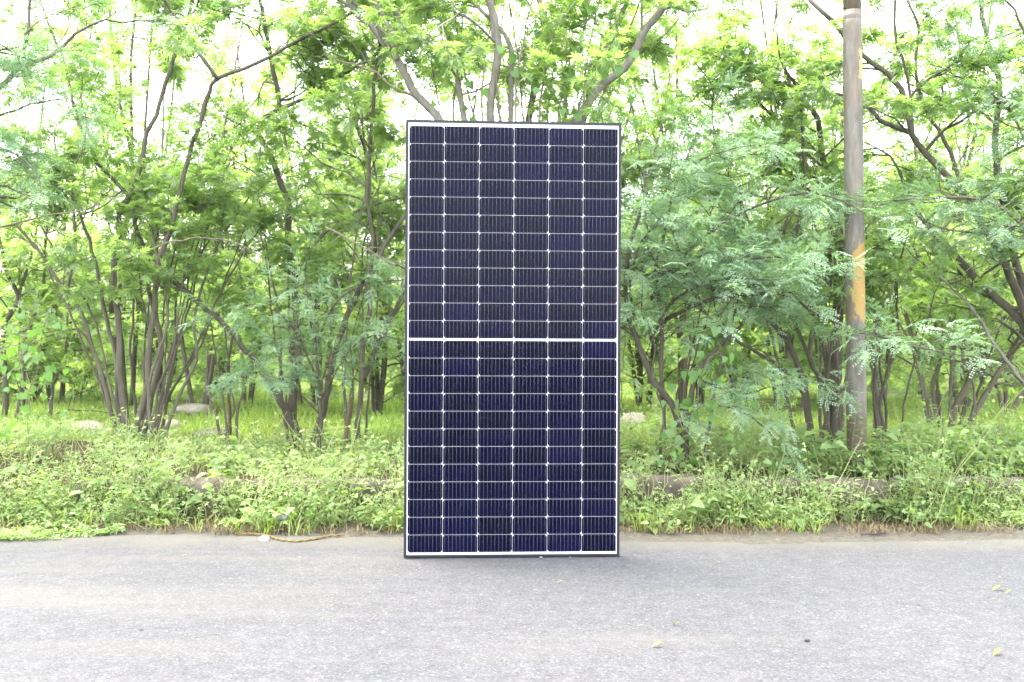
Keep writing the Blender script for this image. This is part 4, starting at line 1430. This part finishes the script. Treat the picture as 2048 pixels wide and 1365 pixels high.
def tall_weed(label, px, py_foot, py_top, Y, seed, lobed=True, broad=False, lean=0.0):
    rr = np.random.default_rng(seed)
    b = at(px, py_foot, Y)
    b[2] = float(ground_z(b[0], Y))
    top = at(px + lean, py_top, Y)
    h = top[2] - b[2]
    root = empty('tall_weed', b, label, 'weed')
    tb = Tubes()
    P = smooth_path([(0, 0, -0.02), (rr.normal(0, 0.02), rr.normal(0, 0.02), h * 0.4), (rr.normal(0, 0.02) + lean * Y / F_PX * 0.6, 0, h * 0.75), (top[0] - b[0], 0, h)], 0.04)
    tb.add(P, np.linspace(0.0045, 0.0018, len(P)), 5, False)
    lv = Leaves()
    m = int(h * (90 if not broad else 60))
    t = rr.uniform(0.1, 1, m)
    i = (t * (len(P) - 1)).astype(int)
    a = rr.uniform(0, 6.28, m)
    off = np.stack([np.cos(a), np.sin(a), 0.5 + 0 * a], 1)
    reach = 0.10 * (1.15 - t) + 0.012
    tm = LEAF_LOBE if lobed else LEAF_OV
    w = rr.integers(0, len(tm), m)
    O = P[i] + off * (reach * rr.uniform(0.3, 1, m))[:, None]
    for q in range(m):
        if t[q] < 0.9 and q % 3 == 0:
            tb.add(np.array([P[i[q]], O[q]]), [0.0016, 0.001], 3, False)
    s = rr.uniform(0.03, 0.055, m) * (1.6 if broad else 1.2) * (1.15 - 0.5 * t)
    for k in range(len(tm)):
        q = w == k
        lv.scatter(tm[k], O[q], (off + np.array([0, 0, -0.4]) + rr.normal(0, 0.25, (m, 3)))[q], (np.array([0, -0.3, 1]) + rr.normal(0, 0.3, (m, 3)))[q], s[q], np.clip(rr.normal(0.55, 0.2, m) + 0.3 * (t > 0.9), 0, 1)[q])
    obj('stalk', tb.mesh('stalk', M['weed']), root)
    tag(obj('foliage', lv.mesh('foliage', M['weed']), root), kind='stuff')
    return root


tall_weed('tall weed with lobed leaves and yellowish tip standing right before the pole', 1712, 960, 798, 6.0, 501)
tall_weed('shorter branching weed just right of the tall one before the pole', 1748, 965, 860, 6.05, 502, lean=20)
tall_weed('tall pale weed rising from the bank at the far left', 62, 905, 815, 6.3, 503)
tall_weed('bent pale weed with a long side shoot at the far left', 95, 910, 838, 6.2, 504, lean=25)
tall_weed('pale weed standing just left of the panel, before the broken stake', 662, 935, 868, 6.3, 505)
tall_weed('pale weed close to the panel left edge', 752, 940, 868, 6.3, 506)
tall_weed('broad-leaved weed sprawling on the bank between pole and right edge', 1885, 960, 888, 6.2, 507, False, True)
tall_weed('broad-leaved weed on the bank near the right edge', 1985, 960, 878, 6.2, 508, False, True)
tall_weed('broad-leaved weed at the right edge of the bank', 2035, 965, 868, 6.15, 509, False, True)
tall_weed('broad-leaved weed growing left of the pole foot', 1560, 960, 885, 6.2, 510, False, True)
tall_weed('broad-leaved weed on the bank right of the panel', 1330, 955, 880, 6.2, 511, False, True)

for (pts, lab) in (([(1886, 960), (1886, 900), (1884, 840), (1895, 805), (1908, 782), (1925, 775)], 'tall thin green tendril curling up right of the pole'),
                   ([(1960, 950), (1940, 880), (1925, 850), (1921, 834), (1932, 832)], 'short green tendril with a hooked tip right of the tall one'),
                   ([(1975, 960), (1985, 900), (1996, 860), (1998, 838)], 'straight dry stalk near the right edge of the bank')):
    P = stem_path(pts, 6.2, 0, 0, 0.03, 0.002)
    b = P[0].copy()
    tb = Tubes()
    tb.add(P, np.linspace(0.0042, 0.0018, len(P)), 5)
    tag(obj('tendril', tb.mesh('tendril', M['twig_pale'] if 'dry' in lab else M['weed'], b), None, b), lab, 'tendril')

for (pts, Y, lab) in (([(250, 520), (300, 500), (350, 482), (410, 477), (470, 486), (520, 512), (560, 545)], 7.0, 'long pale bare twig arching across the fan of stems'),
                      ([(650, 455), (700, 480), (760, 515), (815, 548)], 6.4, 'pale bare twig sloping down to the left panel edge'),
                      ([(0, 455), (90, 432), (170, 420), (240, 390)], 6.6, 'bare twig reaching in from the left edge')):
    P = stem_path(pts, Y, 0.1, 0, 0.05, 0.004)
    b = P[0].copy()
    tb = Tubes()
    tb.add(P, np.linspace(0.007, 0.002, len(P)), 5)
    for k in range(9):
        i = random.randrange(2, len(P) - 2)
        d = np.array([random.gauss(0, 1), random.gauss(0, 1), random.gauss(0.2, 0.6)]) * 0.12 + (P[i + 1] - P[i]) * 2
        tb.add(np.array([P[i], P[i] + d * 0.5 + rng.normal(0, 0.01, 3), P[i] + d]), [0.003, 0.002, 0.001], 3, False)
    tag(obj('bare_twig', tb.mesh('bare_twig', M['twig_pale'], b), None, b), lab, 'twig')

# things lying on the road edge
p_ = at(528, 1084, 5.17)
o = obj('white_stone', rock_mesh('white_stone', 77, 0.032, 0.024, 0.032, M['white_stone'], 0.06), None, (p_[0], 5.17, -0.002))
tag(o, 'smooth oval white stone lying on the asphalt beside the rope', 'stone')
P = smooth_path([(*(at(a, b_, c_)[:2]), 0.008) for a, b_, c_ in ((470, 1071, 5.33), (505, 1072, 5.33), (535, 1077, 5.27), (556, 1084, 5.18), (590, 1087, 5.13), (625, 1083, 5.18), (655, 1076, 5.26), (690, 1073, 5.30))], 0.012)
rope = empty('rope', (P[0][0], P[0][1], 0), 'twisted coir rope lying along the road edge beside the white stone', 'rope')
for k in range(2):
    s_ = np.arange(len(P)) * 0.9 + k * math.pi
    tb = Tubes()
    tg = np.gradient(P, axis=0)
    tg /= np.linalg.norm(tg, axis=1, keepdims=True)
    u_ = np.cross(tg, [0, 0, 1.0])
    tb.add(P + u_ * (0.0035 * np.cos(s_))[:, None] + np.array([0, 0, 1.0]) * (0.0035 * np.sin(s_))[:, None], np.full(len(P), 0.0042), 6)
    obj('strand', tb.mesh('strand', M['rope'], (P[0][0], P[0][1], 0)), rope)

# crumpled clear plastic in the grass
bm = bmesh.new()
bmesh.ops.create_uvsphere(bm, u_segments=14, v_segments=9, radius=1)
for v in bm.verts:
    c = v.co
    k = 1 + 0.16 * math.sin(5 * c.x + 3 * c.z) * math.cos(4 * c.y + 2) + random.gauss(0, 0.05)
    v.co = (c.x * 0.034 * k, c.y * 0.022 * k, c.z * 0.024 * k + 0.02)
me = bpy.data.meshes.new('plastic_wrapper')
bm.to_mesh(me)
bm.free()
me.materials.append(M['plastic'])
p_ = at(569, 1035, 5.46)
tag(obj('plastic_wrapper', me, None, (p_[0], 5.46, 0.055)), 'crumpled clear plastic wrapper caught in the verge grass', 'litter')

p_ = at(1745, 1071, 5.33)
tb = Tubes()
tb.add(smooth_path([(-0.065, -0.01, 0.004), (-0.02, 0.0, 0.006), (0.03, 0.002, 0.008), (0.075, 0.008, 0.014)], 0.01), np.linspace(0.003, 0.0055, len(smooth_path([(-0.065, -0.01, 0.004), (-0.02, 0.0, 0.006), (0.03, 0.002, 0.008), (0.075, 0.008, 0.014)], 0.01))), 6)
tag(obj('rubber_strip', tb.mesh('rubber_strip', M['rubber']), None, (p_[0], 5.33, 0)), 'thin black rubber strip lying on the sand below the pole', 'rubber strip')

for k, (px, py, sz, lab) in enumerate(((1120, 1166, 0.03, 'small yellow leaf on the road just below the panel, right half'),
                                       (1315, 1294, 0.045, 'crumpled yellow leaf on the road at the bottom centre'),
                                       (1995, 1180, 0.05, 'narrow yellow leaf on the road near the right edge, upper one'),
                                       (2018, 1187, 0.04, 'narrow yellow leaf on the road near the right edge, lower one of the close pair'),
                                       (1995, 1309, 0.045, 'yellow leaf on the road at the bottom right'),
                                       (1352, 1250, 0.035, 'slim straw-coloured leaf lying on the road above the crumpled yellow leaf'),
                                       (368, 1113, 0.026, 'small green leaf scrap on the road at the left'))):
    Y = CAM_H * F_PX / (py - 682.5)
    p_ = at(px, py, Y)
    Vv, Tt = leaf_simple(1, 0.42 if sz > 0.04 else 0.3, 0.35, 0.25)
    Vv = (Vv + np.array([0, -0.5, 0.12])) * sz
    me = make_mesh('fallen_leaf', Vv, [Tt], M['yellow_leaf'] if 'green' not in lab else M['weed'], False, np.full(len(Vv), random.random()))
    o = obj('fallen_leaf', me, None, (p_[0], Y, 0.004))
    o.rotation_euler = (0, 0, random.uniform(0.9, 2.2))
    tag(o, lab, 'leaf')

# pebbles: single ones seen, then loose grit
for k, (px, py, sz, mat, lab) in enumerate(((1614, 1282, 0.010, 'pebble_dark', 'black pebble on the road at the lower right'),
                                            (1082, 1117, 0.009, 'pebble_pale', 'pale pebble right under the panel bottom rail'),
                                            (1140, 1116, 0.006, 'pebble_pale', 'tiny pale pebble under the panel, right of the bigger one'),
                                            (283, 1262, 0.008, 'pebble_dark', 'black pebble on the road at the lower left'))):
    Y = CAM_H * F_PX / (py - 682.5)
    p_ = at(px, py, Y)
    o = obj('pebble', rock_mesh('pebble', 600 + k, sz, sz * 0.8, sz, M[mat], 0.15, 2), None, (p_[0], Y, 0))
    tag(o, lab, 'pebble')
tet = (np.array([(-0.6, -0.4, 0), (0.6, -0.5, 0), (0.5, 0.5, 0.05), (-0.5, 0.45, 0), (0.05, 0, 0.6)]), np.array([(0, 1, 4), (1, 2, 4), (2, 3, 4), (3, 0, 4)]))
for nm, cnt, mt, tn in (('grit', 900, 'pebble_pale', 0), ('grit', 900, 'pebble_dark', 1)):
    lv = Leaves()
    y = np.where(rng.random(cnt) < 0.6, 5.12 + 0.2 * rng.random(cnt), 2.6 + 2.6 * rng.random(cnt))
    x = rng.uniform(-0.75, 0.75, cnt) * y
    a = rng.uniform(0, 6.28, cnt)
    lv.scatter(tet, np.stack([x, y, 0 * x + 0.001], 1), np.stack([np.cos(a), np.sin(a), 0 * a], 1), np.tile([0, 0, 1.0], (cnt, 1)), rng.gamma(2.0, 0.0012, cnt) + 0.001, np.zeros(cnt))
    o = obj(nm, lv.mesh(nm, M[mt]))
    tag(o, ('pale' if tn == 0 else 'dark') + ' loose grit scattered on the road', 'grit', kind='stuff')

# ------------------------------------------------------------------ thin haze volume added to lift the shadows
hm = bpy.data.materials.new('added_haze')
hm.use_nodes = True
hn = hm.node_tree
hn.nodes.remove(hn.nodes['Principled BSDF'])
pv = hn.nodes.new('ShaderNodeVolumePrincipled')
pv.inputs['Color'].default_value = (0.97, 0.97, 0.95, 1)
pv.inputs['Density'].default_value = 0.0004
hn.links.new(pv.outputs[0], hn.nodes['Material Output'].inputs['Volume'])
hx, hy0, hy1, hz0, hz1 = 640, -930, 930, -1.2, 8.5
V = [(x, y, z) for z in (hz0, hz1) for x, y in ((-hx, hy0), (hx, hy0), (hx, hy1), (-hx, hy1))]
o = obj('added_haze', make_mesh('added_haze', V, [np.array([(3, 2, 1, 0), (4, 5, 6, 7), (0, 1, 5, 4), (1, 2, 6, 5), (2, 3, 7, 6), (3, 0, 4, 7)])], hm))
tag(o, 'thin haze added to lift the shadows', 'added_haze', kind='stuff')
